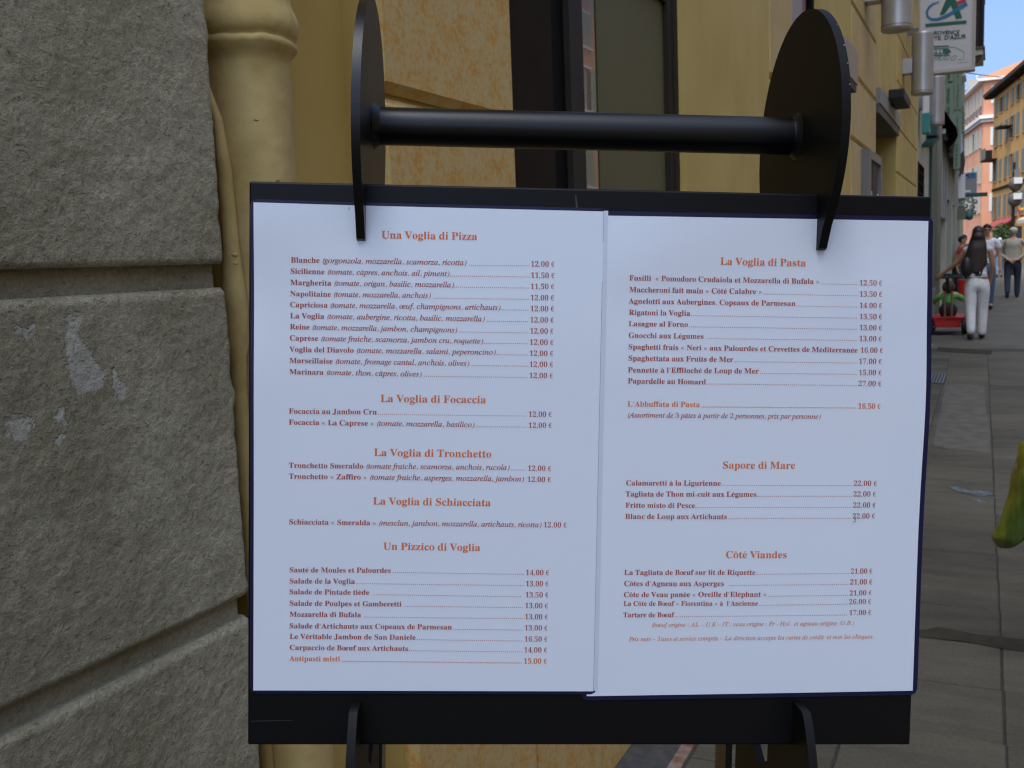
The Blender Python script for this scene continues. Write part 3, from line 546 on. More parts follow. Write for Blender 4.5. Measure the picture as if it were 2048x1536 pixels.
# ================================================================ MENU STAND (metres)
BO = Vector((-.4031, .4813, H + .0548)); EU = Vector((.8833, .4652, -.0573)).normalized()
EV = Vector((-.0187, -.0834, -.9963)); EV = (EV - EU * EV.dot(EU)).normalized(); EW = EU.cross(EV)
XB4 = Matrix((EU, EV, EW)).transposed().to_4x4(); XB4.translation = BO
def BB(): return MB(1, XB4)          # board frame: u right, v down, w away from the reader
BWI, BHE = .4173, .346
ms = thing('menu_stand', 'black metal menu stand with round side plates and a thick handle bar', 'menu stand', (BO.x + .18, BO.y + .15, 0), k=1)
bd = BB().box(0, BWI, 0, BHE, 0, .011).build('board', mt['black_board'], ms, bevel=.0012)
from mathutils.geometry import tessellate_polygon
def plate(u, outer, hole=None, th=.0052):
    b = BB(); polys = [[Vector((v, w, 0)) for v, w in outer]] + ([[Vector((v, w, 0)) for v, w in hole]] if hole else [])
    flat = [p for q_ in polys for p in q_]; n = len(flat)
    vs = [(u - th / 2, p.x, p.y) for p in flat] + [(u + th / 2, p.x, p.y) for p in flat]
    tri = tessellate_polygon(polys); fs = []
    for t in tri: fs.append(tuple(t)); fs.append(tuple(i + n for i in t)[::-1])
    o = 0
    for q_ in polys:
        m = len(q_)
        for i in range(m): fs.append((o + i, o + (i + 1) % m, n + o + (i + 1) % m, n + o + i))
        o += m
    b.add(vs, fs); return b
def smooth_rim(o):
    o.data.shade_smooth(); o.data.set_sharp_from_angle(angle=R_(32))
WC, RR, VC = .0455, .0825, -.0396
def up_out():
    pts = []
    for i in range(0, 97):
        t = -math.pi + 2 * math.pi * i / 96; v, w = VC + RR * math.sin(t), WC + RR * math.cos(t)
        pts.append((v, w))
    res = []
    for v, w in pts:
        if w < .02 and v > .012: continue
        res.append((v, w))
    # front tooth that grips the sheets
    i = max(range(len(res)), key=lambda k_: (res[k_][1] < .02) * (res[k_][0] + 1))
    tooth = [(.020, -.0125), (.0335, -.0050), (.0345, -.0020), (.0340, .0005)]
    back = [p for p in res if p[1] >= .02]; front = [p for p in res if p[1] < .02]
    front.sort(key=lambda p: -p[0])
    lower = [p for p in back if p[0] > VC]; upper = [p for p in back if p[0] <= VC]
    lower.sort(key=lambda p: p[1]); upper.sort(key=lambda p: -p[1])
    return [(.0340, .0115)] + lower + upper + front[::-1] + tooth
for u in (.0675, .3485):
    sp = plate(u, up_out()).build('side_plate', mt['black'] if u < .2 else mt['black_matt'], ms); smooth_rim(sp)
    sgn = 1 if u < .2 else -1
    BB().lathe((u + sgn * .0024, VC - .004, WC), (sgn, 0, 0), [(0, .0155), (.001, .0147), (.0025, .0132), (.0045, .0123)], 28, False).build('weld', mt['black'], sp, smooth=True)
    BB().lathe((u + sgn * .0027, .004, .030), (sgn, 0, 0), [(0, .0035), (.002, .0035)], 6).build('bolt', mt['black'], sp)
BB().lathe((.0675, VC - .004, WC), (1, 0, 0), [(0, .0121), (.281, .0121)], 48, False).build('handle_bar', mt['black'], ms, smooth=True)
def low_out(vend):
    c = .370; pts = [(.3178, .0115), (.3178, -.0180)]
    t0 = math.asin((c - .3195) / RR)
    for i in range(9):
        t = t0 * (1 - i / 8); pts.append((c - RR * math.sin(t), WC - RR * math.cos(t)))
    pts += [(vend, WC - RR), (vend, WC + RR)]
    for i in range(17):
        t = math.pi / 2 * i / 16; pts.append((c - RR * math.sin(t), WC + RR * math.cos(t)))
    return pts[:-1] + [(c - RR, .03), (.30, .0115)]
hexh = [(.325, .049), (.3775, .049), (.389, .068), (.3775, .087), (.325, .087), (.313, .068)]
for u in (.0670, .3435):
    vend = (BO.z - .0573 * u - .012) / .9963
    sp = plate(u, low_out(vend), hexh).build('side_plate', mt['black_matt'], ms); smooth_rim(sp)
    BB().box(u - .0026, u + .0026, .10, vend, .155, .189).build('post', mt['black'], ms, bevel=.0008)
    BB().box(u - .02, u + .02, .60, .612, WC - .06, .17).build('cross_bar', mt['black'], ms)
BB().box(.0696, .341, 1.10, 1.12, WC - .012, WC + .012).build('lower_bar', mt['black'], ms)
cx = BO + EU * .206 + EV * 1.42 + EW * .07
a_ = Vector((EU.x, EU.y, 0)).normalized(); b_ = Vector((EW.x, EW.y, 0)).normalized()
base = MB(1, Matrix(((a_.x, b_.x, 0, cx.x), (a_.y, b_.y, 0, cx.y), (0, 0, 1, 0), (0, 0, 0, 1))))
base.slab(-.20, .20, -.16, .18, .002, .018, .004).build('base_plate', mt['black'], ms)
# scratches
BB().add([(.1965, .004, -.0003), (.1972, .004, -.0003), (.1985, .0125, -.0003), (.1972, .0125, -.0003)], [(0, 3, 2, 1)]).build('scratch', P('scratch_in_paint', (.05, .04, .032), .6), bd)
BB().add([(.002, .3305, -.0003), (.028, .3300, -.0003), (.028, .3304, -.0003), (.002, .331, -.0003)], [(0, 3, 2, 1)]).build('scratch', P('scratch_in_paint', (.03, .03, .03), .5), bd)
for u_, v_, r_ in ((.3497, -.083, .0006), (.3498, -.071, .0005), (.3497, -.099, .0004), (.3500, -.058, .0005)):
    w_ = WC - math.sqrt(RR ** 2 - (v_ - VC) ** 2)
    BB().ball((u_ + .0006, v_, w_), r_, r_, r_, 8, 6).build('paint_chip', mt['chip'], [c for c in ms.children if c.name.startswith('side_plate')][1])

# ---------------------------------------------------------------- sheets
def warpL(u, v):
    return -.0014 - .0003 * (math.sin(u * 21 + 1.0) * math.sin(v * 13 + .4) + 1) * .5 - .0032 * math.exp(-((u - .000) ** 2 + (v - .010) ** 2) / .0018) - .0010 * math.exp(-((u - .0) ** 2) / .0003 - ((v - .12) ** 2) / .002)
def warpR(u, v):
    return -.0008 - .0005 * (math.sin(u * 17 + v * 9) + 1) * .5 + .0002 * math.exp(-((u - .222) ** 2) / .0003 - ((v - .018) ** 2) / .00006) - .0013 * math.exp(-((u - .42) ** 2 / .0012 + (v - .125) ** 2 / .004)) - .0005 * math.sin(v * 60 + u * 25) * math.exp(-((v - .05) ** 2) / .001)
def mapL(a, b): return (.0037 + .2103 * a, .0132 + .2978 * b + .0005 * a * (1 - b))
def mapR(a, b):
    u0, v0 = .2085 + .0015 * b, .0161 + .2982 * b
    u1, v1 = .4154 + .0018 * b + .0014 * math.exp(-((b - .36) ** 2) / .03), .0152 + .2952 * b
    return (u0 + (u1 - u0) * a, v0 + (v1 - v0) * a)
def sheet(name, mp, wp, m, dw, mar=0, nu=60, nv=84, rad=0, edge=.00012):
    b = BB(); vs = []; fs = []
    for side in (0, 1):
        for j in range(nv + 1):
            for i in range(nu + 1):
                a, c = i / nu, j / nv
                u, v = mp(a, c)
                if mar:
                    u += mar * (2 * a - 1); v += mar * (2 * c - 1) * .9
                    if rad:   # round the corners
                        U0, V0 = mp(0, 0); U1, V1 = mp(1, 1)
                        u0, u1, v0, v1 = mp(0, c)[0] - mar, mp(1, c)[0] + mar, mp(a, 0)[1] - mar * .9, mp(a, 1)[1] + mar * .9
                        for cu, cv, su, sv in ((u0 + rad, v0 + rad, -1, -1), (u1 - rad, v0 + rad, 1, -1), (u0 + rad, v1 - rad, -1, 1), (u1 - rad, v1 - rad, 1, 1)):
                            du, dv = (u - cu) * su, (v - cv) * sv
                            if du > 0 and dv > 0:
                                L_ = math.hypot(du, dv)
                                if L_ > rad: u, v = cu + su * du * rad / L_, cv + sv * dv * rad / L_
                vs.append((u, v, wp(u, v) + dw + side * edge))
    n1 = nu + 1; N = n1 * (nv + 1)
    for j in range(nv):
        for i in range(nu):
            q_ = (j * n1 + i, (j + 1) * n1 + i, (j + 1) * n1 + i + 1, j * n1 + i + 1)
            fs.append(q_); fs.append(tuple(k_ + N for k_ in q_)[::-1])
    M_ = len(vs); vs += vs[:N]
    rim = [i for i in range(n1)] + [j * n1 + nu for j in range(1, nv + 1)] + [nv * n1 + i for i in range(nu - 1, -1, -1)] + [j * n1 for j in range(nv - 1, 0, -1)]
    for i in range(len(rim)):
        p, q2 = rim[i], rim[(i + 1) % len(rim)]; fs.append((p + M_, q2 + M_, q2 + N, p + N))
    return b.add(vs, fs)
shL = thing('menu_sheet', 'left laminated menu sheet listing pizzas, focaccia and salads in red print', 'menu', tuple(BO + EU * .109 + EV * .31), k=1, group='laminated menu sheets')
shR = thing('menu_sheet', 'right laminated menu sheet listing pasta, seafood and meat dishes in red print', 'menu', tuple(BO + EU * .312 + EV * .31), k=1, group='laminated menu sheets')
sheet('film', mapR, warpR, None, .00030, mar=.0031, rad=.004).build('laminate', mt['film'], shR, smooth=False)
pR = sheet('paper', mapR, warpR, None, 0).build('paper', mt['paper'], shR)
sheet('film', mapL, warpL, None, .00030, mar=.0022, rad=.004).build('laminate', mt['film'], shL)
pL = sheet('paper', mapL, warpL, None, 0).build('paper', mt['paper'], shL)
for o in (pR, pL):
    for i_, p_ in enumerate(o.data.polygons): p_.use_smooth = (i_ < 2 * 60 * 84 and i_ % 2 == 0)
# clear film flap of the left sheet over the right one
fl = BB(); vs = []; fs = []
for j in range(61):
    v = .0132 + .2975 * j / 60
    for u in (.2142, .2168): vs.append((u, v, min(warpL(u, v) + .0002, warpR(u, v) - .00012)))
for j in range(60): fs.append((2 * j, 2 * j + 2, 2 * j + 3, 2 * j + 1))
fl.add(vs, fs).build('laminate_edge', P('laminate_over_paper', (.64, .70, .80), .3, coat=.6), shL)

# ---------------------------------------------------------------- lettering
def mchar(c, st):
    o = ord(c)
    if st == 'b':
        if 'A' <= c <= 'Z': return chr(0x1D400 + o - 65)
        if 'a' <= c <= 'z': return chr(0x1D41A + o - 97)
        if '0' <= c <= '9': return chr(0x1D7CE + o - 48)
    if st == 'i':
        if c == 'h': return '\u210e'
        if c == '\u0131': return chr(0x1D6A4)
        if 'A' <= c <= 'Z': return chr(0x1D434 + o - 65)
        if 'a' <= c <= 'z': return chr(0x1D44E + o - 97)
        if '0' <= c <= '9': return chr(0x1D7CE + o - 48)
    if st == 'r' and '0' <= c <= '9': return chr(0x1D7CE + o - 48)
    return c
ACC = {'é': ('e', 'a'), 'è': ('e', 'g'), 'ê': ('e', 'c'), 'à': ('a', 'g'), 'â': ('a', 'c'), 'ô': ('o', 'c'), 'î': ('\u0131', 'c')}
_gl = {}; _tmp = []
def glyph_request(keys):
    for (c, st) in keys:
        if (c, st) in _gl: continue
        ch = mchar(c, st); rec = []
        for body in (ch, ch + 'I', 'I'):
            cu = bpy.data.curves.new('g', 'FONT'); cu.body = body; cu.size = 1; cu.resolution_u = 3; cu.fill_mode = 'FRONT'
            cu.offset = {'r': -.006, 'b': .004, 'i': .010}.get(st, 0) if ch != c else 0
            if st == 'i' and '0' <= c <= '9': cu.offset = -.011
            ob = bpy.data.objects.new('g', cu); COL.objects.link(ob); rec.append(ob)
        _gl[(c, st)] = rec; _tmp.append((c, st))
def glyph_finish():
    bpy.context.view_layer.update(); dg = bpy.context.evaluated_depsgraph_get()
    for key in _tmp:
        rec = _gl[key]; data = []
        for ob in rec:
            me = ob.evaluated_get(dg).to_mesh(); data.append(([tuple(v.co) for v in me.vertices], [tuple(p.vertices) for p in me.polygons])); ob.evaluated_get(dg).to_mesh_clear()
        mx = lambda d: max((p[0] for p in d[0]), default=0)
        adv = mx(data[1]) - mx(data[2])
        _gl[key] = (data[0][0], data[0][1], adv)
        for ob in rec:
            cu = ob.data; bpy.data.objects.remove(ob); bpy.data.curves.remove(cu)
    _tmp.clear()
def euro(st):
    vs = []; fs = []; n = 22; th = .085 if st != 'b' else .105
    for i in range(n + 1):
        t = R_(42 + 276 * i / n); k = .6 + .4 * abs(math.cos(t))
        for r in (1, 0):
            vs.append((.30 + (.215 - th * k * (1 - r)) * math.cos(t), .335 + (.345 - th * .7 * (1 - r)) * math.sin(t), 0))
    for i in range(n): fs.append((2 * i, 2 * i + 2, 2 * i + 3, 2 * i + 1))
    for yb_ in (.285, .375):
        o = len(vs); vs += [(.02, yb_, 0), (.40, yb_, 0), (.42, yb_ + .04, 0), (.04, yb_ + .04, 0)]; fs.append((o, o + 1, o + 2, o + 3))
    return vs, fs, .52
SP = .25
def layout(text, st):
    """glyphs of a run in em units -> (verts, faces, width)"""
    x = 0; V = []; F = []
    def put(vs, fs, dx, sx=1):
        o = len(V); V.extend([(p[0] * sx + dx, p[1], 0) for p in vs]); F.extend([tuple(o + i for i in f) for f in fs])
    sh = .18 if st == 'i' else 0
    def acc(kind, xc, y0):
        if kind == 'a': q_ = [[(-.05, 0), (0, 0), (.10, .15), (.01, .15)]]
        elif kind == 'g': q_ = [[(0, 0), (.05, 0), (-.01, .15), (-.10, .15)]]
        else: q_ = [[(-.13, 0), (-.085, 0), (.0, .10), (.0, .155), (-.02, .155)], [(.085, 0), (.13, 0), (.02, .155), (0, .155), (0, .10)]]
        for p in q_: put([(xc + a + (y0 + b) * sh * .35, y0 + b, 0) for a, b in p], [tuple(range(len(p)))], 0)
    for c in text:
        if c == ' ': x += SP; continue
        if c == '€': vs, fs, ad = euro(st); put(vs, fs, x); x += ad; continue
        if c == '.': 
            r = .055 if st != 'b' else .075
            put([(.05 + r * math.cos(t * math.pi / 4) + r, r + r * math.sin(t * math.pi / 4), 0) for t in range(8)], [tuple(range(8))], x); x += .25; continue
        if c == ',':
            put([(.07, .10, 0), (.14, .12, 0), (.18, .07, 0), (.16, -.03, 0), (.07, -.14, 0), (.055, -.12, 0), (.11, -.03, 0), (.10, .01, 0), (.065, .04, 0)], [tuple(range(9))], x); x += .25; continue
        if c == '’':
            put([(.07, .60, 0), (.14, .62, 0), (.18, .57, 0), (.16, .49, 0), (.07, .40, 0), (.055, .42, 0), (.11, .49, 0), (.10, .52, 0), (.065, .54, 0)], [tuple(range(9))], x); x += .27; continue
        if c in '«»':
            d = 1 if c == '«' else -1
            for k in (0, .17):
                xs_ = [(.20, .42), (.05, .235), (.20, .05), (.245, .05), (.13, .235), (.245, .42)]
                pts_ = [((a if d > 0 else .30 - a) + k, b, 0) for a, b in xs_]
                if d < 0: pts_ = pts_[::-1]
                put(pts_, [(0, 1, 4, 5), (1, 2, 3, 4)] if d > 0 else [(5, 4, 1, 0), (4, 3, 2, 1)], x)
            x += .50; continue
        if c in '–-':
            w = .46 if c == '–' else .27
            put([(.03, .20, 0), (.03 + w, .20, 0), (.03 + w, .255, 0), (.03, .255, 0)], [(0, 1, 2, 3)], x); x += w + .05; continue
        if c in '()':
            n = 10; vs = []; d = 1 if c == '(' else -1
            for i in range(n + 1):
                t = -1 + 2 * i / n; yy = .24 + .45 * t; wd = .075 * (1 - t * t) + .02
                xx = (.08 + .16 * t * t) if d > 0 else (.24 - .16 * t * t); xx += (yy * sh * 1.2 if st == 'i' else 0)
                vs += [(xx, yy, 0), (xx + wd * d, yy, 0)]
            put(vs, [(2 * i, 2 * i + 1, 2 * i + 3, 2 * i + 2) for i in range(n)], x); x += .333; continue
        if c == 'œ':
            a, b = _gl[('o', st)], _gl[('e', st)]
            put(a[0], a[1], x, .9); put(b[0], b[1], x + a[2] * .74); x += a[2] * .74 + b[2]; continue
        if c in ACC:
            bs_, kind = ACC[c]; g_ = _gl[(bs_, st)]; put(g_[0], g_[1], x)
            xm = (min(p[0] for p in g_[0]) + max(p[0] for p in g_[0])) / 2
            acc(kind, x + xm, .51); x += g_[2]; continue
        if c == ':' or c == ';':
            for yy in (.02, .36): put([(.09, yy, 0), (.18, yy, 0), (.18, yy + .09, 0), (.09, yy + .09, 0)], [(0, 1, 2, 3)], x)
            x += .3; continue
        g_ = _gl[(c, st)]
        if c == 'h' and st == 'i': put(g_[0], g_[1], x, .92); x += g_[2] * .95
        else: put(g_[0], g_[1], x); x += g_[2]
    return V, F, x
need = set()
for row_ in MENU:
    for seg in row_[2].split('|'):
        st, tx = seg[0], seg[2:]
        for c in tx:
            if c in ' €.,’«»–-():;': continue
            if c == 'œ': need |= {('o', st), ('e', st)}
            elif c in ACC: need.add((ACC[c][0], st))
            else: need.add((c, st))
need |= {(c, 'r') for c in '0123456789'} | {(c, 'b') for c in '0123456789'}
glyph_request(sorted(need)); glyph_finish()
inks = {'t': 'ink_t', 'd': 'ink', 'o': 'ink_o', 's': 'ink_s'}
def spread(b, V, F, u0, v0, u1, v1, width, wp, sy=None, lift=.00022):
    L_ = math.hypot(u1 - u0, v1 - v0); s_ = L_ / width; c_, n_ = (u1 - u0) / L_, (v1 - v0) / L_; sy = sy or s_
    out = []
    for x, y, _ in V:
        a, h_ = x * s_, y * sy
        u, v = (u0 + a * c_ + h_ * n_) / 1000, (v0 + a * n_ - h_ * c_) / 1000
        out.append((u, v, wp(u, v) - lift))
    b.add(out, [f[::-1] for f in F])
for pg, ck, txt, P0, DT, PR in MENU:
    wp, pa = (warpL, pL) if pg == 'L' else (warpR, pR)
    V = []; F = []; x = 0
    for seg in txt.split('|'):
        v2, f2, w2 = layout(seg[2:], seg[0]); o = len(V); V += [(a + x, b_y, 0) for a, b_y, _ in v2]; F += [tuple(o + i for i in f) for f in f2]; x += w2
    b = BB()
    sy = {'t': 6.15, 'd': 4.45, 'o': 4.45, 's': 3.7}[ck]
    spread(b, V, F, *P0, x, wp, sy=sy * .55 + .45 * math.hypot(P0[2] - P0[0], P0[3] - P0[1]) / x)
    if DT:
        u0, v0, u1, v1 = DT; n = int((u1 - u0) / (1.2 if ck == 'd' else 1.05)); r = .27 if ck == 'd' else .34
        for i in range(n + 1):
            u, v = u0 + (u1 - u0) * i / n, v0 + (v1 - v0) * i / n - .22
            pts_ = [((u + r * math.cos(t * 1.0472)) / 1000, (v + r * math.sin(t * 1.0472)) / 1000) for t in range(6)]
            b.add([(p[0], p[1], wp(*p) - .00022) for p in pts_], [(5, 4, 3, 2, 1, 0)])
    if PR:
        v2, f2, w2 = layout(PR[4], 'b' if ck == 'o' else 'r'); spread(b, v2, f2, *PR[:4], w2, wp, sy=4.7)
    b.build('printed_title' if ck == 't' else 'printed_line', mt[inks[ck]], pa)
# the pen correction: a 3 over the second digit of 22,00
b = BB(); n = 16; pts = []
for cy, r in ((-1.15, .85), (.55, 1.0)):
    for i in range(n + 1):
        t = R_(-150 + 250 * i / n) if cy < 0 else R_(-80 + 235 * i / n)
        pts.append(((375.6 + r * .8 * math.cos(t)) / 1000, (201.4 + cy + r * math.sin(t)) / 1000))
b.tube([(p[0], p[1], warpR(*p) - .0003) for p in pts], .00011, 6).build('pen_correction', mt['pen'], pR)
b = BB(); b.tube([(.0598, .0158, warpL(.06, .0155) - .0003), (.0604, .0146, warpL(.06, .0155) - .0003)], .00016, 6).build('pen_tick', mt['pen'], pL)

# ================================================================ STREET BEYOND, LEFT SIDE
def fr(P0, d, n):
    """frame: a along the front, b outwards, z up"""
    d = Vector((d[0], d[1], 0)).normalized(); n = Vector((n[0], n[1], 0)).normalized()
    return Matrix(((d.x, n.x, 0, P0[0]), (d.y, n.y, 0, P0[1]), (0, 0, 1, 0), (0, 0, 0, 1)))
def fbox(X, a0, a1, b0, b1, z0, z1): return MB(K, X).box(a0, a1, b0, b1, z0, z1)
def louvre_shutter(X, a0, a1, b0, b1, z0, z1, m, parent, slats=0):
    s = fbox(X, a0, a1, b0, b1, z0, z1).build('shutter', m, parent)
    if slats:
        f = .05; q_ = MB(K, X); n = slats
        zz = [z0 + f + (z1 - z0 - 2 * f) * i / n for i in range(n)]
        h = (z1 - z0 - 2 * f) / n
        for k_, z in enumerate(zz):
            if k_ == n // 2: continue
            q_.add([(a0 + f, b1 + .001, z + h * .1), (a1 - f, b1 + .001, z + h * .1), (a1 - f, b1 + .02, z + h * .0), (a0 + f, b1 + .02, z + h * .0),
                    (a0 + f, b1 + .001, z + h * .72), (a1 - f, b1 + .001, z + h * .72)], [(0, 1, 2, 3), (3, 2, 5, 4), (0, 3, 4), (1, 5, 2), (0, 4, 5, 1)])
        o = q_.build('slats', mt['teal'] if m is mt['shut_g'] else mt['greyd'], s); o['kind'] = 'stuff'
    return s
def window(X, a, z, w, h, parent, sh=None, openL=True, openR=True, gl=None, surround=None, sill=True, closed=False, slats=0):
    g_ = fbox(X, a, a + w, -.10, -.08, z, z + h).build('window', gl or mt['glass'], parent)
    fbox(X, a - .06, a, -.08, .012, z, z + h).build('frame', surround or mt['white'], g_); fbox(X, a + w, a + w + .06, -.08, .012, z, z + h).build('frame', surround or mt['white'], g_)
    fbox(X, a - .06, a + w + .06, -.08, .014, z + h, z + h + .08).build('frame', surround or mt['white'], g_)
    fbox(X, a + w / 2 - .03, a + w / 2 + .03, -.08, -.06, z, z + h).build('mullion', mt['white'], g_)
    if sill: fbox(X, a - .1, a + w + .1, -.08, .10, z - .08, z).build('sill', surround or mt['white'], g_)
    if sh:
        if closed:
            louvre_shutter(X, a + .01, a + w / 2 - .005, .016, .05, z, z + h, sh, g_, slats); louvre_shutter(X, a + w / 2 + .005, a + w - .01, .016, .05, z, z + h, sh, g_, slats)
        else:
            if openL: louvre_shutter(X, a - w / 2 - .06, a - .065, .016, .05, z, z + h, sh, g_, slats)
            if openR: louvre_shutter(X, a + w + .065, a + w * 1.5 + .06, .016, .05, z, z + h, sh, g_, slats)
    return g_
def facade(name, lab, P0, d, n, length, depth, height, m, rows, cols, ww, sh, group=None, holes=True, closed=None, roofm=None, slats=0, over=.5, surround=None):
    X = fr(P0, d, n); t = thing(name, lab, 'building', P0, group=group)
    zs = sorted(rows); # wall made of bands so the windows are real openings
    cols = sorted(cols)
    z = 0
    for (z0, h) in zs:
        fbox(X, 0, length, -depth, 0, z, z0).build('wall', m, t)
        a = 0
        for c in cols:
            fbox(X, a, c, -.4, 0, z0, z0 + h).build('wall', m, t); a = c + ww
        fbox(X, a, length, -.4, 0, z0, z0 + h).build('wall', m, t)
        fbox(X, 0, length, -depth, -.401, z0, z0 + h).build('inner_mass', m, t)
        for i, c in enumerate(cols):
            cl = closed(i, z0) if closed else False
            window(X, c, z0, ww, h, t, sh, closed=cl, surround=surround, slats=slats)
        z = z0 + h
    fbox(X, 0, length, -depth, 0, z, height).build('wall', m, t)
    fbox(X, -.1, length + .1, -depth - over, over, height, height + .16).build('eaves', mt['white'] if roofm is None else roofm, t)
    return t, X
terr = P('terracotta_tiles_old', (.42, .15, .065), .8, (.55, .22, .10), 3, stretch=(6, 1, 1))

# cream building after the yellow one
cbd = thing('cream_building', 'cream rendered building with a barred window and teal ironwork beyond the yellow one', 'building', (-.85, 15.2, 0))
MB().box(-14, -.84, 13.0, 17.2, 2.3, 14.6).build('upper_wall', mt['cream'], cbd)
MB().box(-14, -.84, 13.0, 13.35, 0, 2.3).build('wall', mt['cream'], cbd); MB().box(-14, -.84, 13.35, 14.7, 0, 1.2).build('wall', mt['cream'], cbd)
MB().box(-14, -.84, 14.7, 17.2, 0, 2.3).build('wall', mt['cream'], cbd); MB().box(-14, -1.1, 13.35, 14.7, 1.2, 2.3).build('window', mt['dark'], cbd)
gw = MB().box(-.86, -.83, 13.33, 13.38, 1.2, 2.3).build('grille', mt['black_frame'], cbd)
for i in range(9): MB().box(-.855, -.84, 13.45 + i * .14, 13.47 + i * .14, 1.2, 2.3).build('bar', mt['black_frame'], gw)
for i in range(8): MB().box(-.853, -.842, 13.38, 14.7, 1.28 + i * .13, 1.295 + i * .13).build('bar', mt['black_frame'], gw)
MB().box(-.84, -.80, 15.7, 17.1, .62, 3.05).build('green_pilaster', mt['teal'], cbd)
MB().box(-.84, -.79, 15.7, 17.1, 0, .62).build('plinth', P('grey_green_plinth', (.14, .16, .14), .8), cbd)
MB().box(-.84, -.70, 14.9, 15.65, 2.75, 3.0).build('bracket_shelf', mt['teal'], cbd)
b = MB()
for k_ in range(7): b.box(-.84, -.70, 14.0 + k_ * .22, 14.1 + k_ * .22, 2.52 + k_ * .035, 2.56 + k_ * .035)
b.build('ironwork', mt['teal'], cbd)['kind'] = 'stuff'
MB().lathe((-.80, 17.35, 0), (0, 0, 1), [(0, .055), (14, .055)], 12).build('downpipe', mt['shut_p'], cbd, smooth=True)
tl = thing('teal_lantern', 'teal box lantern on a pale bracket between two cylinder lamps', 'lantern', (-.75, 13.6, 2.7))
MB().box(-.80, -.71, 13.3, 13.5, 2.62, 2.86).build('lantern_body', mt['tealL'], tl, bevel=.01); MB().box(-.79, -.72, 13.32, 13.48, 2.86, 3.06).build('bracket', mt['white'], tl)

# shuttered building with balconies
gb = thing('shuttered_building', 'tall building with pale green louvred shutters and a dark balcony past the bank sign', 'building', (-.85, 26, 0))
gwm = P('grey_green_render', (.24, .25, .19), .85, (.30, .31, .24), 1.5)
MB().box(-14, -.84, 17.5, 34, 2.2, 14.2).build('upper_wall', gwm, gb)
MB().box(-14, -1.2, 17.5, 34, 0, 2.2).build('shop_recess', mt['dark'], gb)
for i, yy in enumerate((17.5, 20.6, 23.6, 26.6, 29.6, 32.6)): MB().box(-1.2, -.80, yy, yy + .45, 0, 2.2).build('pilaster', [mt['shut_p'], mt['cream']][i % 2], gb)
for i, yy in enumerate((18.1, 21.2, 24.2, 27.2, 30.2)): MB().box(-1.2, -.9, yy + .2, yy + 2.2, 0, .55).build('shopfront_base', [mt['shut_p'], mt['greyd']][i % 2], gb)
for yy in (18.6, 19.5, 20.4): MB().box(-.84, -.79, yy, yy + .4, 1.75, 3.1).build('panel_strip', P('grey_white_boards', (.30, .31, .30), .7), gb)
XG = fr((-.84, 17.5), (0, 1), (1, 0))
for z0 in (3.2, 5.9, 8.6, 11.3):
    for a in (1.1, 5.0, 9.0, 13.0): window(XG, a, z0, 1.0, 1.9, gb, mt['shut_g'], slats=14 if z0 < 6 else 0)
# folded-back shutter leaves that stand out from the wall and face the street end
for (x0, x1, yy, z0, z1) in ((-.80, -.66, 19.2, 3.35, 4.75), (-.65, -.535, 19.5, 2.60, 4.6)):
    XX = fr((x0, yy), (1, 0), (0, -1))
    louvre_shutter(XX, 0, x1 - x0, -.03, 0, z0, (z0 + z1) / 2 - .02, mt['shut_g'], gb, 11)
    louvre_shutter(XX, 0, x1 - x0, -.03, 0, (z0 + z1) / 2 + .02, z1, mt['shut_g'], gb, 11)
def balcony(y0, y1, x1, z, parent, corb=True, rail=mt['dark']):
    bb = MB().box(-.84, x1, y0, y1, z, z + .10).build('balcony_slab', mt['cream'], parent)
    MB().box(-.84, x1 + .03, y0 - .03, y1, z + .10, z + .14).build('slab_edge', P('brown_moulding', (.10, .06, .045), .8), bb)
    if corb:
        pr = [(-.84, 0), (x1 - .02, 0), (x1 - .04, -.05), (x1 - .10, -.10), (x1 - .17, -.13), (x1 - .24, -.22), (x1 - .3, -.25), (-.84, -.26)]
        MB().prism(pr, lambda a, b_y, s_: (a, y0 + .05 + s_ * .2, z + b_y)).build('corbel', P('brown_corbel', (.12, .065, .06), .8), bb)
    for k_ in range(9):
        x = -.80 + (x1 - .02 + .80) * k_ / 8
        MB().box(x - .008, x + .008, y0, y0 + .02, z + .14, z + 1.12).build('baluster', rail, bb)
    for k_ in range(16):
        yy = y0 + (y1 - y0) * k_ / 15
        MB().box(x1 - .02, x1, yy - .01, yy + .01, z + .14, z + 1.12).build('baluster', rail, bb)
    MB().box(-.84, x1 + .01, y0 - .01, y0 + .03, z + 1.12, z + 1.16).box(x1 - .03, x1 + .01, y0 + .03, y1, z + 1.12, z + 1.16).build('handrail', rail, bb)
    return bb
balcony(20.2, 21.5, -.215, 4.62, gb); balcony(20.2, 21.5, -.20, 7.3, gb)
MB().box(-.7, -.24, 20.4, 21.3, 4.76, 6.4).build('balcony_screen', P('dark_brown_screen', (.03, .018, .016), .8), gb)
MB().box(-.7, -.55, 20.28, 20.33, 5.9, 6.1).build('laundry', mt['white'], gb)
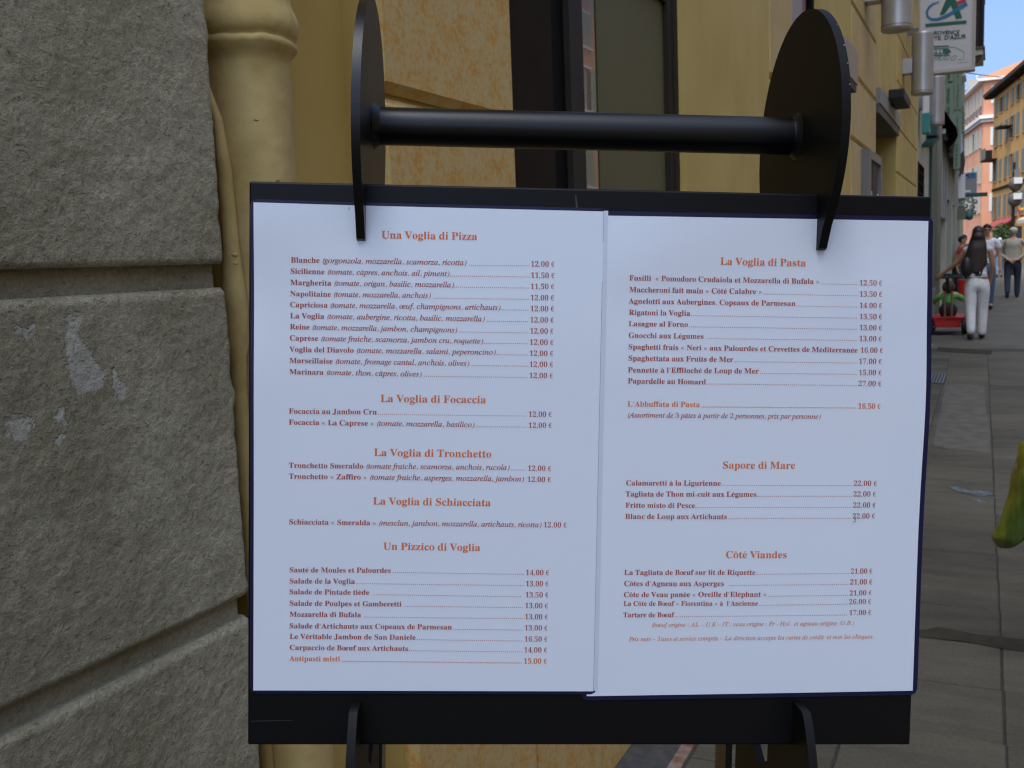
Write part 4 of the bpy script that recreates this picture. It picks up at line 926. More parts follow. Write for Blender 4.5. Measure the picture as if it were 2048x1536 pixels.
# dark fabric over the shop
aw = thing('dark_awning', 'dark folded fabric awning sagging over the shop below the green shutters', 'awning', (-.7, 22, 2.8))
b = MB()
n = 26
for i in range(n + 1):
    for j in range(9):
        t = i / n; s_ = j / 8
        x = -.84 + .33 * math.sin(s_ * 2.3) * (.72 + .28 * noise.noise(Vector((t * 7, s_ * 2, 0)))) ; yy = 18.3 + 8 * t; z = 3.62 - .75 * s_ - .12 * noise.noise(Vector((t * 9, s_ * 3, 4)))
        b.v.append(Vector((x, yy, z)) * K)
for i in range(n):
    for j in range(8): a = i * 9 + j; b.f.append([a, a + 1, a + 10, a + 9]); b.mi.append(0)
b.build('canopy', P('dark_brown_fabric', (.018, .014, .011), .9, (.04, .032, .02), 5), aw, smooth=True)
MB().box(-.86, -.80, 18.2, 26.4, 3.62, 3.74).build('awning_box', mt['cream'], aw)
cl = tag(MB().add([(-.72, 19.8, 3.62), (-.56, 20.0, 3.45), (-.50, 20.0, 2.95), (-.56, 19.8, 2.85), (-.70, 19.9, 3.1), (-.72, 19.83, 3.62), (-.56, 20.03, 3.45), (-.50, 20.03, 2.95), (-.56, 19.83, 2.85), (-.70, 19.93, 3.1)],
   [(0, 1, 2, 3, 4), (9, 8, 7, 6, 5), (0, 5, 6, 1), (1, 6, 7, 2), (2, 7, 8, 3), (3, 8, 9, 4), (4, 9, 5, 0)]).build('hanging_cloth', P('light_blue_cloth', (.30, .36, .46), .8)), 'light blue cloth hanging in front of the green louvred shutters', 'cloth')
bn_ = tag(MB().box(-.72, -.58, 25.0, 25.03, 2.32, 2.85).build('banner', mt['white']), 'small white banner hanging left of the blue and grey bank sign', 'banner')
# unseen left row round the bend, added to shade the far street, kept low
for i, (c_, h_) in enumerate((((.42, .32, .15), 7.5), ((.45, .26, .16), 8.0), ((.4, .36, .26), 7.0))):
    dd = Vector((-.163, .986)); p = (-2.6 + dd.x * (34.5 - 34 + i * 19), 35 + dd.y * i * 19)
    facade('unseen_row_house', ['unseen low ochre house added round the bend on the left', 'unseen low pink house in the middle of the added left row', 'unseen low cream house at the far end of the added left row'][i], p, (dd.x, dd.y), (.986, .163), 18.9, 9, h_, P('row_render_%s' % 'abc'[i], c_, .85, tuple(v * 1.15 for v in c_), 1), [(1.0, 1.6), (4.2, 1.6)], [2, 6, 10, 14], 1.0, mt['shut_g'])

# ================================================================ RIGHT SIDE OF THE NEAR STREET (behind the camera's right; seen in the shop glass)
pals = [(.50, .22, .10), (.52, .34, .15), (.50, .27, .17), (.48, .38, .22), (.52, .25, .12)]
for i in range(5):
    y0 = -18 + i * 14
    facade('street_house', ['deep orange house opposite the grey building', 'ochre house across the street with green shutters', 'salmon house across from the shop window, green shutters', 'straw coloured house across the street', 'orange house where the far side ends'][i], (15.0, y0 + 13.95), (0, -1), (-1, 0), 13.9, 10, 12.6 + .4 * (i % 3), P('street_render_%s' % 'abcde'[i], pals[i], .85, tuple(v * 1.12 for v in pals[i]), .8),
           [(.9, 2.2), (4.6, 1.9), (8.0, 1.9), (10.8, 1.5)], [1.4, 4.6, 7.8, 11.0], 1.15, mt['shut_g'], closed=lambda k_, z: (k_ + int(z)) % 3 == 0, slats=10 if i in (2, 3) else 0)

# ================================================================ FAR BUILDINGS
pink = P('salmon_render', (.57, .255, .145), .85, (.64, .31, .185), .5)
pk = thing('salmon_building', 'tall salmon building with a terracotta hipped roof where the street bends', 'building', (-.93, 100, 0))
CP = (-.93, 100.0); XL = fr(CP, (-.163, .986), (-.986, -.163)); XR = fr(CP, (.995, -.10), (-.10, -.995))
rowsP = [(4.2, 1.6), (6.85, 1.6), (10.0, 1.6), (13.65, 1.5)]
def openings(X, L_, cols, ww, rows, h, m, parent, mk, depth=.35):
    z = 0
    for z0, hh in rows:
        fbox(X, 0, L_, -depth, 0, z, z0).build('wall', m, parent); a = 0
        for c in cols: fbox(X, a, c, -depth, 0, z0, z0 + hh).build('wall', m, parent); a = c + ww
        fbox(X, a, L_, -depth, 0, z0, z0 + hh).build('wall', m, parent)
        for i, c in enumerate(cols): mk(X, c, z0, ww, hh, i)
        z = z0 + hh
    fbox(X, 0, L_, -depth, 0, z, h).build('wall', m, parent)
openings(XL, 30, [.9 + 1.9 * k_ for k_ in range(14)], 1.0, rowsP, 15.6, pink, pk, lambda X, a, z, w, h, i: window(X, a, z, w, h, pk, mt['shut_p'], closed=(i % 3 != 2) or z > 12, surround=mt['cream']))
openings(XR, 12, [1.12, 4.6, 8.0], .95, rowsP, 15.6, pink, pk, lambda X, a, z, w, h, i: window(X, a, z, w, h, pk, P('white_shutter', (.62, .62, .56), .6) if 'ws' not in mt else mt['ws'], openR=(i > 0), surround=mt['white']))
for X, L_ in ((XL, 30), (XR, 12)):
    s_ = .3 if X is XL else .3
    fbox(X, -.3 if X is XR else 0.01, L_, .002, .30, 12.35, 12.65).build('cornice', mt['white'], pk); fbox(X, -.2 if X is XR else .01, L_, .002, .20, 12.05, 12.35).build('cornice', P('grey_frieze', (.36, .30, .26), .8), pk)
    fbox(X, -.45 if X is XR else .01, L_, -.35, .45, 15.6, 15.82).build('eaves', mt['white'], pk)
for k_ in range(8): fbox(XL, 1.2 + 1.9 * k_, 1.7 + 1.9 * k_, .002, .28, 13.0, 13.4).build('air_conditioner', mt['greyd'], pk)
fbox(XR, .95, 2.2, .002, .05, 6.0, 6.75).build('white_panel', mt['white'], pk)
fbox(XR, .35, 1.0, .002, .05, 2.75, 3.05).build('name_plate', mt['cream'], pk)
# hipped roof
o = MB(K, XR).add([(-.4, .4, 15.83), (12.4, .4, 15.83), (12.4, -30, 15.83), (-.4, -30, 15.83), (3.3, -4.2, 17.85), (9, -4.2, 17.85), (9, -26, 17.85), (3.3, -26, 17.85)],
   [(0, 1, 5, 4), (1, 2, 6, 5), (2, 3, 7, 6), (3, 0, 4, 7), (4, 5, 6, 7)]).build('roof', terr, pk)
yd = thing('yellow_far_building', 'pale yellow building with a beige chimney block behind the salmon one', 'building', (-6, 140, 0))
p0 = at(1905, 195, 140); p1 = at(1972, 190, 140)
MB().box(p0.x, p1.x, 140, 150, 0, p0.z).build('wall', P('lemon_render', (.62, .50, .22), .85), yd)
MB().box(p0.x - .5, p1.x, 139.4, 150, p0.z, p0.z + .35).build('eaves', mt['brown'], yd)
MB().add([(p0.x - .5, 139.4, p0.z + .36), (p1.x, 139.4, p0.z + .36), (p1.x, 150, p0.z + .36), (p0.x - .5, 150, p0.z + .36), ((p0.x + p1.x) / 2 + 1.5, 144, p0.z + 1.6)], [(0, 1, 4), (1, 2, 4), (2, 3, 4), (3, 0, 4)]).build('roof', P('brown_roof', (.16, .085, .055), .85), yd)
q0 = at(1937, 180, 141); q1 = at(1964, 161, 141)
ch = MB().box(q0.x, q1.x, 139.8, 143, q0.z, q1.z).build('chimney', P('beige_block', (.48, .42, .30), .85), yd)
MB().lathe(((q0.x * .35 + q1.x * .65), 141, q1.z), (0, 0, 1), [(0, .12), (.5, .12), (.55, .2), (.7, .2)], 8).build('chimney_pot', mt['white'], ch)

och = P('ochre_render', (.42, .22, .055), .85, (.48, .265, .08), .6)
oc = thing('ochre_building', 'ochre building with dark overhanging eaves and grey green shutters, right of the salmon one', 'building', (-.1, 92, 0))
XO = fr((-.1, 92.0), (.163, -.986), (-.986, -.163))
tealsh = P('grey_green_shutter', (.12, .15, .125), .65)
rowsO = [(3.35, 1.7), (6.3, 1.6), (9.05, 1.6), (11.5, 1.15)]
openings(XO, 40, [.75 + 2.15 * k_ for k_ in range(18)], .95, rowsO, 13.15, och, oc, lambda X, a, z, w, h, i: window(X, a, z, w, h, oc, tealsh, closed=(i + int(z)) % 3 != 0, surround=och, sill=True), .4)
fbox(XO, 0, 40, -8, -.401, 0, 13.15).build('inner_mass', och, oc)
fbox(XO, -.02, .3, -8, 0.01, 0, 13.1).build('end_wall', och, oc)
fbox(XO, -.5, 40, -8, .75, 13.16, 13.36).build('eaves', P('dark_wood_eaves', (.05, .025, .018), .8), oc)
for k_ in range(50): fbox(XO, -.3 + k_ * .8, -.16 + k_ * .8, .01, .68, 12.98, 13.155).build('rafter_end', mt['brown'], oc)
MB(K, XO).add([(-.5, .78, 13.37), (40, .78, 13.37), (40, -8, 13.37), (-.5, -8, 13.37), (3, -3.5, 14.9), (40, -3.5, 14.9)], [(0, 1, 5, 4), (2, 3, 4, 5), (3, 0, 4), (1, 2, 5)]).build('roof', terr, oc)
bc = fbox(XO, -.25, 1.9, .01, .9, 7.95, 8.1).build('balcony_slab', mt['brown'], oc)
fbox(XO, -.25, 1.9, .86, .9, 8.1, 8.95).build('balcony_panel', P('olive_panel', (.13, .13, .07), .7), bc); fbox(XO, -.25, -.21, .01, .86, 8.1, 8.95).build('balcony_panel', mt['dark'], bc)
fbox(XO, 6, 8, .01, .9, 9.9, 10.0).build('balcony_slab', mt['brown'], oc)
fbox(XO, .3, 38, -.02, .12, 5.55, 5.72).build('string_course', mt['brown'], oc)
a1 = thing('shop_awning', 'dark red sloping shop awning low on the ochre building', 'awning', (.2, 90, 3))
MB(K, XO).add([(2.6, .02, 3.25), (9.6, .02, 3.25), (9.6, .85, 2.65), (2.6, .85, 2.65), (2.6, .02, 3.15), (9.6, .02, 3.15), (9.6, .85, 2.5), (2.6, .85, 2.5)], [(0, 1, 2, 3), (7, 6, 5, 4), (0, 3, 7, 4), (1, 5, 6, 2), (3, 2, 6, 7), (0, 4, 5, 1)]).build('canopy', P('dark_red_canvas', (.30, .05, .05), .8), a1)
a2 = thing('cream_awning', 'cream shop awning at the right edge beside the red one', 'awning', (1.4, 82, 3))
MB(K, XO).add([(15, .02, 3.25), (22, .02, 3.25), (22, .9, 2.85), (15, .9, 2.85), (15, .02, 3.15), (22, .02, 3.15), (22, .9, 2.6), (15, .9, 2.6)], [(0, 1, 2, 3), (7, 6, 5, 4), (0, 3, 7, 4), (1, 5, 6, 2), (3, 2, 6, 7), (0, 4, 5, 1)]).build('canopy', P('cream_canvas', (.55, .50, .36), .8), a2)
fbox(XO, 1, 12, .012, .03, .1, 2.5).build('shopfront', mt['dark'], oc)

# potted tree by the red awning
tr = thing('potted_tree', 'small bushy green tree in a pot under the red awning', 'tree', tuple(at(2003, 500, 62) * 1)[:2] + (0,))
tx, ty = at(2003, 500, 62).x, 62
MB().tube([(tx, ty, .4), (tx + .03, ty, 1.2), (tx - .02, ty, 1.9)], [.05, .04, .03], 8).build('trunk', mt['brown'], tr)
MB().lathe((tx, ty, 0), (0, 0, 1), [(0, .2), (.45, .28)], 14).build('pot', P('clay_pot', (.35, .15, .08), .8), tr)
b = MB(); rnd = random.Random(4)
for i in range(700):
    v = Vector((rnd.gauss(0, 1), rnd.gauss(0, 1), rnd.gauss(0, 1))).normalized() * (rnd.random() ** .4)
    c = Vector((tx + v.x * .50, ty + v.y * .5, 1.85 + v.z * .62)) ; n_ = Vector((rnd.uniform(-1, 1), rnd.uniform(-1, 1), rnd.uniform(-.3, 1))).normalized(); u = n_.orthogonal().normalized() * .06; w = n_.cross(u)
    b.add([c - u, c - w * .6, c + u, c + w * .6], [(0, 1, 2, 3)])
b.build('crown', P('leaf_green', (.035, .075, .02), .6, (.08, .13, .03), 9), tr)

# overhead wire
w0, w1, w2 = at(1921, 144, 33), at(1962, 150, 50), at(2049, 160, 78)
tag(MB().tube([(-.84, 32.9, w0.z), tuple(w0)] + [tuple(w0.lerp(w1, i / 4)) for i in range(1, 5)] + [tuple(w1.lerp(w2, i / 6)) for i in range(1, 6)] + [tuple(w2), (5.5, 92 - .986 * 35, w2.z + .8)], .018, 5).build('overhead_wire', mt['black_frame']), 'thin dark overhead wire crossing the sky in front of the roofs', 'wire')

# ================================================================ SIGNS
def sign_text(body, size, X, pos, m, parent, name='lettering', weight=0, sx=1):
    cu = bpy.data.curves.new('t', 'FONT'); cu.body = body; cu.size = size; cu.align_x = 'CENTER'; cu.offset = weight; cu.resolution_u = 2
    ob = bpy.data.objects.new('t', cu); COL.objects.link(ob); bpy.context.view_layer.update()
    dg = bpy.context.evaluated_depsgraph_get(); me = ob.evaluated_get(dg).to_mesh()
    b = MB(K, X).add([(pos[0] + v.co.x * sx, pos[1], pos[2] + v.co.y) for v in me.vertices], [tuple(p.vertices) for p in me.polygons])
    ob.evaluated_get(dg).to_mesh_clear(); bpy.data.objects.remove(ob); bpy.data.curves.remove(cu)
    o = b.build(name, m, parent); return o
YS = 11.2
bs = thing('bank_sign', 'white projecting sign with a blue and green monogram and a hand holding a card', 'sign', (-.45, YS, 3.3))
XS = fr((0, YS), (1, 0), (0, -1))
zb = at(1900, 140, YS).z; xl, xr = -.705, at(1948, 80, YS).x
fbox(XS, xl, xr, -.14, 0, zb, zb + .92).build('sign_body', mt['sign'], bs, bevel=.01)
fbox(XS, xl - .01, xr + .012, -.15, .012, zb - .02, zb + .012).build('frame', P('sign_trim', (.45, .41, .35), .5), bs)
fbox(XS, xr - .012, xr + .012, -.15, .012, zb + .012, zb + .93).build('frame', P('sign_trim_side', (.40, .36, .31), .5), bs)
fbox(XS, -.84, xl - .011, -.09, -.05, zb + .4, zb + .46).build('bracket', mt['greyd'], bs)
GR, BL, RD = P('sign_green', (.005, .10, .055), .5), P('sign_blue', (.02, .14, .28), .5), P('sign_red', (.45, .03, .035), .5)
def sp(px, py, b=.004): v = at(px, py, YS); return (v.x, b, v.z)
cpx = lambda x, y: (1700 + x / 4.388, y / 4.388)
def poly(pts, m, nm, b=.004, th=.0): return MB(K, XS).add([sp(*cpx(*p), b) for p in pts], [tuple(range(len(pts)))]).build(nm, m, bs)
poly([(660, 210), (1022, 178), (1024, 207), (663, 240)], GR, 'logo_underline')
# monogram A: two legs
poly([(786, 132), (850, -20), (905, -30), (925, -10), (828, 128)], GR, 'logo_letter'); poly([(868, 0), (925, -10), (985, 160), (930, 168)], GR, 'logo_letter', .0045)
# swoosh: open C ending in the bar through the A
def band(path, wd, m, nm, b):
    vs = []; fs = []
    for i, p in enumerate(path):
        p0 = Vector(path[max(i - 1, 0)]); p1 = Vector(path[min(i + 1, len(path) - 1)]); t = (p1 - p0).normalized(); n_ = Vector((-t.y, t.x)) * (wd[i] if isinstance(wd, list) else wd) / 2
        vs += [sp(*cpx(*(Vector(p) + n_)), b), sp(*cpx(*(Vector(p) - n_)), b)]
    for i in range(len(path) - 1): fs.append((2 * i, 2 * i + 1, 2 * i + 3, 2 * i + 2))
    MB(K, XS).add(vs, fs).build(nm, m, bs)
band([(782, 20), (735, 32), (694, 62), (674, 105), (682, 148), (716, 172), (770, 170), (830, 150), (900, 112), (960, 72), (1026, 30)], [8, 14, 18, 20, 22, 24, 26, 28, 30, 34, 38], BL, 'logo_swoosh', .0055)
band([(938, 32), (985, 12), (1015, -5)], 30, RD, 'logo_bar', .0055)
tm = P('sign_dark_letters', (.02, .045, .045), .5)
def line_text(body, x0, x1, ybase, cap):
    a, c = at(*cpx(x0, ybase[0]), YS), at(*cpx(x1, ybase[1]), YS); d = (c - a); 
    XT = XS @ Matrix.Translation((a.x, .004, a.z)) @ Matrix.Rotation(-math.atan2(d.z, d.x), 4, 'Y')
    s_ = cap / 4.388 / 195 / .72
    n_ = len(body)
    sign_text(body, s_, XT, (d.length / 2, 0, 0), tm, bs, weight=.03 * s_, sx=1.0)
line_text('PROVENCE', 680, 990, (308, 298), 32)
line_text('CÔTE  D’AZUR', 640, 1036, (362, 335), 34)
# hand with card outline
def ol(path, w=5, m=None): band(path, w, m or P('sign_line_green', (.01, .10, .065), .5), 'logo_line', .005)
gl_ = P('sign_line_green', (.02, .12, .085), .5)
ol([(690, 412), (870, 405)], 12, gl_); ol([(690, 430), (860, 425)], 6, gl_); ol([(690, 468), (830, 468)], 6, gl_); ol([(690, 488), (870, 484)], 7, gl_); ol([(755, 425), (755, 488)], 8, gl_); ol([(790, 425), (792, 488)], 7, gl_)
ol([(870, 420), (920, 414), (998, 456), (998, 520), (945, 524)], 4, gl_)
poly([(815, 425), (870, 430), (890, 455), (850, 478), (815, 470)], gl_, 'logo_line')
for i, (x, y) in enumerate(((760, 505), (800, 508), (850, 505), (905, 508))):
    p = [(x + 34 * math.cos(t) * math.cos(.9) - 13 * math.sin(t) * math.sin(.9) * -1 + 4, y - 34 * math.cos(t) * math.sin(.9) * (.45 if i < 1 else .8) + 13 * math.sin(t) * math.cos(.9)) for t in [2 * math.pi * k_ / 14 for k_ in range(15)]]
    ol(p, 4, gl_)
ol([(945, 552), (1040, 546)], 3, tm)

# second bank sign farther on, on its wrought bracket
Y2 = 30.0; XC = fr((0, Y2), (1, 0), (0, -1)); A, B_ = at(1918, 388, Y2), at(1954, 344, Y2)
cs = thing('hanging_bank_sign', 'grey hanging sign with a small blue lettered strip, above teal wrought iron', 'sign', (A.x, Y2, A.z))
fbox(XC, A.x, B_.x, -.12, 0, A.z, B_.z).build('sign_body', P('pale_grey_sign', (.24, .24, .24), .5), cs)
L1, L2 = at(1923, 358, Y2), at(1951, 346.5, Y2); mid = (L1.x + L2.x) / 2 + .01
fbox(XC, L1.x, mid, .001, .004, L1.z, L2.z).build('blue_panel', P('navy_panel', (.015, .035, .17), .5), cs); fbox(XC, mid, L2.x, .001, .004, L1.z, L2.z).build('teal_panel', P('cyan_panel', (.01, .14, .24), .5), cs)
sign_text('C', .19, XC, (L1.x + .085, .006, L1.z + .018), mt['white'], cs); sign_text('I', .19, XC, (mid, .006, L1.z + .018), RD, cs); sign_text('C', .19, XC, (L2.x - .09, .006, L1.z + .018), mt['tealL'], cs)
c1 = at(1930, 383, Y2); fbox(XC, c1.x - .09, c1.x - .03, .001, .004, c1.z - .02, c1.z + .03).build('red_mark', RD, cs); fbox(XC, c1.x - .02, c1.x + .14, .001, .004, c1.z - .02, c1.z + .03).build('white_mark', mt['white'], cs)
fbox(XC, -.84, A.x, -.08, -.03, B_.z - .12, B_.z - .07).build('bracket', mt['greyd'], cs)
Y3 = 29.0; wi = thing('wrought_iron_sign', 'teal wrought iron scroll bracket with a hanging bell shape below the grey sign', 'sign', (-.5, Y3, 2.3))
p0, p1 = at(1917, 392, Y3), at(1975, 390, Y3)
MB().box(-.84, p1.x, Y3 - .04, Y3 + .04, p1.z - .03, p1.z + .07).build('bracket_arm', mt['teal'], wi)
for i, (px, py, r) in enumerate(((1925, 402, .10), (1940, 400, .09), (1950, 403, .07), (1931, 412, .07), (1944, 414, .08), (1921, 416, .06), (1937, 424, .08), (1936, 433, .05), (1948, 424, .06), (1927, 397, .05))):
    c = at(px, py, Y3); b = MB(); pts = []
    for k_ in range(22):
        t = k_ / 21 * 4.2 * math.pi * .8 + i; rr = r * (1 - k_ / 30); pts.append((c.x + rr * math.cos(t), Y3 + .02 * math.sin(i * 7 + k_ * .3), c.z + rr * math.sin(t)))
    b.tube(pts, .014, 5).build('scroll', P('weathered_teal_iron', (.06, .13, .12), .6) if i == 0 else bpy.data.materials['weathered_teal_iron'], wi)
c = at(1938, 428, Y3); MB().lathe((c.x, Y3, c.z - .16), (0, 0, 1), [(0, .02), (.03, .09), (.12, .12), (.22, .07), (.28, .02)], 12).build('bell', bpy.data.materials['weathered_teal_iron'], wi, smooth=True)
c = at(1923, 428, 28); tag(MB().box(-.83, c.x + .09, 27.97, 28.03, c.z - .14, c.z + .16).build('small_sign', P('olive_grey_sign', (.15, .15, .12), .6)), 'small dull grey green square sign on the wall under the wrought iron', 'sign')

# street lamp with two signal-like housings
Y4 = 45.0; b0 = at(2028, 345, Y4); ls = thing('street_lamp', 'dark pole carrying two rounded housings with white faces, right of the salmon building', 'street lamp', (b0.x, Y4, 0))
MB().lathe((b0.x, Y4, 0), (0, 0, 1), [(0, .09), (.3, .07), (b0.z + .4, .05)], 12).build('pole', mt['dark'], ls)
for (px, py) in ((2031, 368), (2030, 399)):
    c = at(px, py, Y4); hb = MB().ball((c.x, Y4, c.z), .255, .22, .30, 16, 10, lambda v: v).build('housing', P('weathered_bronze', (.10, .095, .08), .6) if 'weathered_bronze' not in bpy.data.materials else bpy.data.materials['weathered_bronze'], ls, smooth=True)
    MB().box(c.x - .06, c.x + .24, Y4 - .26, Y4 - .2, c.z + .0, c.z + .24).build('white_face', mt['white'], hb)
c = at(2031, 350, Y4); MB().box(c.x - .06, c.x + .15, Y4 - .05, Y4 + .05, c.z - .1, c.z + .22).build('top_bracket', mt['greyd'], ls)
c = at(2040, 421, 60); fg = thing('red_yellow_flag', 'small red and yellow flag hanging at the right edge of the photo', 'flag', (c.x, 60, c.z))
MB().add([(c.x - .2, 60, c.z + .3), (c.x, 60.02, c.z - .0), (c.x + .08, 60, c.z - .35), (c.x - .02, 60.03, c.z - .3), (c.x - .2, 60.05, c.z + .3), (c.x, 60.07, c.z - .0), (c.x + .08, 60.05, c.z - .35), (c.x - .02, 60.08, c.z - .3)], [(0, 1, 2, 3), (7, 6, 5, 4), (0, 4, 5, 1), (1, 5, 6, 2), (3, 2, 6, 7), (0, 3, 7, 4)]).build('red_cloth', RD, fg)
MB().box(c.x, c.x + .5, 59.96, 60.04, c.z + .02, c.z + .14).build('yellow_cloth', P('yellow_cloth', (.75, .42, .03), .7), fg)

# ================================================================ PEOPLE
def skin_obj(name, pts, edges, rad, m, parent, sub=1, flat=None):
    """one continuous surface grown over a chain of joints (metres)"""
    me = bpy.data.meshes.new(name); me.from_pydata([Vector(p) for p in pts], edges, []); me.update()
    o = bpy.data.objects.new(name, me); COL.objects.link(o); o.parent = parent
    sk = o.modifiers.new('skin', 'SKIN'); sk.use_smooth_shade = True
    for i, r in enumerate(rad):
        v = me.skin_vertices[0].data[i]; v.radius = (r, r) if not isinstance(r, tuple) else r; v.use_root = (i == 0)
    ss = o.modifiers.new('subsurf', 'SUBSURF'); ss.levels = sub; ss.render_levels = sub
    me.materials.append(m); return o
def person(lab, x, y, ht, yaw, shirt, pants, hair, skin, group=None, sleeves='short', step=.12, armL=None, armR=None, shoes=None, long_hair=False, cap=None, female=False, jacket=False, glasses=False, lean=0, wide=1.0, look=0):
    """figure facing local -y before yaw; joints in metres for a 1.70 m body"""
    s = ht / 1.70; t = thing('person', lab, 'person', (x, y, 0), group=group); t.rotation_euler = (0, 0, yaw)
    sc = lambda p: (p[0] * s * (wide if abs(p[0]) > .03 else 1), p[1] * s, p[2] * s)
    shw = .165 if female else .195; hip = .095
    # 0 pelvis 1 waist 2 chest 3 neck base 4 neck 5 head low 6 head mid 7 crown
    J = [(0, 0, .94), (0, .01 - lean * .3, 1.08), (0, .01 - lean, 1.28), (0, .01 - lean, 1.40), (0, 0 - lean, 1.47), (0, -.015 - lean, 1.54), (0, -.01 - lean, 1.61), (0, 0 - lean, 1.665)]
    wr = .115 if female else .135
    Rd = [(.130 * wide, .108), (wr * wide, .095), (.145 * wide, .105), (.085, .07), .052, (.062, .075), (.078, .095), (.055, .065)]
    E_ = [(0, 1), (1, 2), (2, 3), (3, 4), (4, 5), (5, 6), (6, 7)]
    legs = []; arms = []
    for sg, fo in ((-1, step), (1, -step)):
        b0 = len(J); J += [(sg * hip * .85, 0.01, .81), (sg * hip * .95, -fo * .45 - .015, .50), (sg * hip * .9, -fo + (.03 if fo < 0 else 0), .09 + (.03 if fo < 0 else 0)), (sg * hip * 1.0, -fo - .12, .035 + (.0 if fo < 0 else 0))]
        Rd += [.104, .066, .046, .036]; E_ += [(0, b0), (b0, b0 + 1), (b0 + 1, b0 + 2), (b0 + 2, b0 + 3)]; legs.append(b0)
    for sg, arm in ((-1, armL), (1, armR)):
        arm = arm or [(sg * (shw + .045), .02, 1.10), (sg * (shw + .06), -.04, .86), (sg * (shw + .055), -.06, .78)]
        b0 = len(J); J += [(sg * shw, 0 - lean, 1.37)] + list(arm); Rd += [.055, .040, .028, .030]; E_ += [(3, b0), (b0, b0 + 1), (b0 + 1, b0 + 2), (b0 + 2, b0 + 3)]; arms.append(b0)
        # fingers: four fingers and a thumb as short chains
        h_ = Vector(J[b0 + 3]); w_ = Vector(J[b0 + 2]); d = (h_ - w_).normalized(); sd_ = d.cross(Vector((0, 1, 0))).normalized()
        for k_, off in enumerate((-.027, -.009, .009, .027)):
            q_ = len(J); L_ = (.062, .075, .070, .055)[k_]
            J += [tuple(h_ + sd_ * off + d * .03), tuple(h_ + sd_ * off * 1.15 + d * (.03 + L_ * .5) + Vector((0, -.012, 0))), tuple(h_ + sd_ * off * 1.1 + d * (.03 + L_ * .85) + Vector((0, -.035, 0)))]
            Rd += [.010, .009, .008]; E_ += [(b0 + 3, q_), (q_, q_ + 1), (q_ + 1, q_ + 2)]
        q_ = len(J); J += [tuple(w_.lerp(h_, .55) + Vector((-sg * .03, -.02, 0))), tuple(h_ + Vector((-sg * .04, -.035, 0)) + d * .01)]; Rd += [.011, .009]; E_ += [(b0 + 3, q_), (q_, q_ + 1)]
    rr = [tuple(a * s for a in r) if isinstance(r, tuple) else r * s for r in Rd]
    skin_obj('body', [sc(p) for p in J], E_, rr, skin, t, 2)
    g_ = 1.10
    def sub(idx, edges, scale, extra=None):
        mp = {v: i for i, v in enumerate(idx)}
        return [sc(J[v]) for v in idx], [(mp[a], mp[b]) for a, b in edges], [tuple(c * scale for c in rr[v]) if isinstance(rr[v], tuple) else rr[v] * scale for v in idx]
    l, r = legs; idx = [0, l, l + 1, l + 2, r, r + 1, r + 2]
    P_, Ed, Rr = sub(idx, [(0, l), (l, l + 1), (l + 1, l + 2), (0, r), (r, r + 1), (r + 1, r + 2)], 1.16)
    P_.append(tuple(v * s for v in (0, .005 - lean * .1, 1.02))); Ed.append((0, len(P_) - 1)); Rr.append((.122 * s * wide, .10 * s))
    P_[3] = (P_[3][0], P_[3][1], P_[3][2] - .05 * s); P_[6] = (P_[6][0], P_[6][1], P_[6][2] - .05 * s)
    Rr[3] *= 1.25; Rr[6] *= 1.25; Rr[2] *= 1.08; Rr[5] *= 1.08
    skin_obj('trousers', P_, Ed, Rr, pants, t, 2)
    a, b2 = arms; idx = [1, 2, 3, a, a + 1, b2, b2 + 1]; ed = [(1, 2), (2, 3), (3, a), (a, a + 1), (3, b2), (b2, b2 + 1)]
    if sleeves == 'long': idx += [a + 2, b2 + 2]; ed += [(a + 1, a + 2), (b2 + 1, b2 + 2)]
    P_, Ed, Rr = sub(idx, ed, 1.17 if not jacket else 1.3)
    if sleeves in ('short', 'none'):
        f = .55 if sleeves == 'short' else .12
        for i0, i1 in ((3, 4), (5, 6)): P_[i1] = tuple(Vector(P_[i0]).lerp(Vector(P_[i1]), f)); Rr[i1] = Rr[i0] * (.95 if sleeves == 'short' else .8)
    P_.append(tuple(v * s for v in (0, .01 - lean * .15, .99 if not jacket else .93))); Ed.append((0, len(P_) - 1)); Rr.append((.140 * s * wide * (1.12 if jacket else 1), .118 * s))
    Rr[2] = (.09 * s, .075 * s); P_[2] = tuple(v * s for v in (0, .01 - lean, 1.405))
    skin_obj('jacket' if jacket else 'shirt', P_, Ed, Rr, shirt, t, 2)
    loc = MB(1)
    def at_head(mb): 
        return mb
    hz, hy = 1.605 * s, (-.01 - lean) * s
    sh_m = shoes or mt['dark']
    for b0 in legs:
        ax, ay, az = sc(J[b0 + 2]); fx, fy, fz = sc(J[b0 + 3]); bb = MB(1)
        bb.ball(((ax + fx) / 2, (ay + fy) / 2 - .01, .045 * s), .05 * s, .14 * s, .045 * s, 12, 8)
        o = bb.build('shoe', sh_m, None, smooth=True); o.parent = t
    if not cap or True:
        bb = MB(1).ball((0, hy + .018 * s, hz + .028 * s), .088 * s, .102 * s, .100 * s, 16, 10, lambda v: Vector((v.x, max(v.y, hy - .075 * s) if v.z > hz + .03 * s else max(v.y, hy - .01 * s + (0 if v.z > hz - .02 * s else .03 * s)), max(v.z, hz - .075 * s))))
        o = bb.build('hair', hair, None, smooth=True); o.parent = t
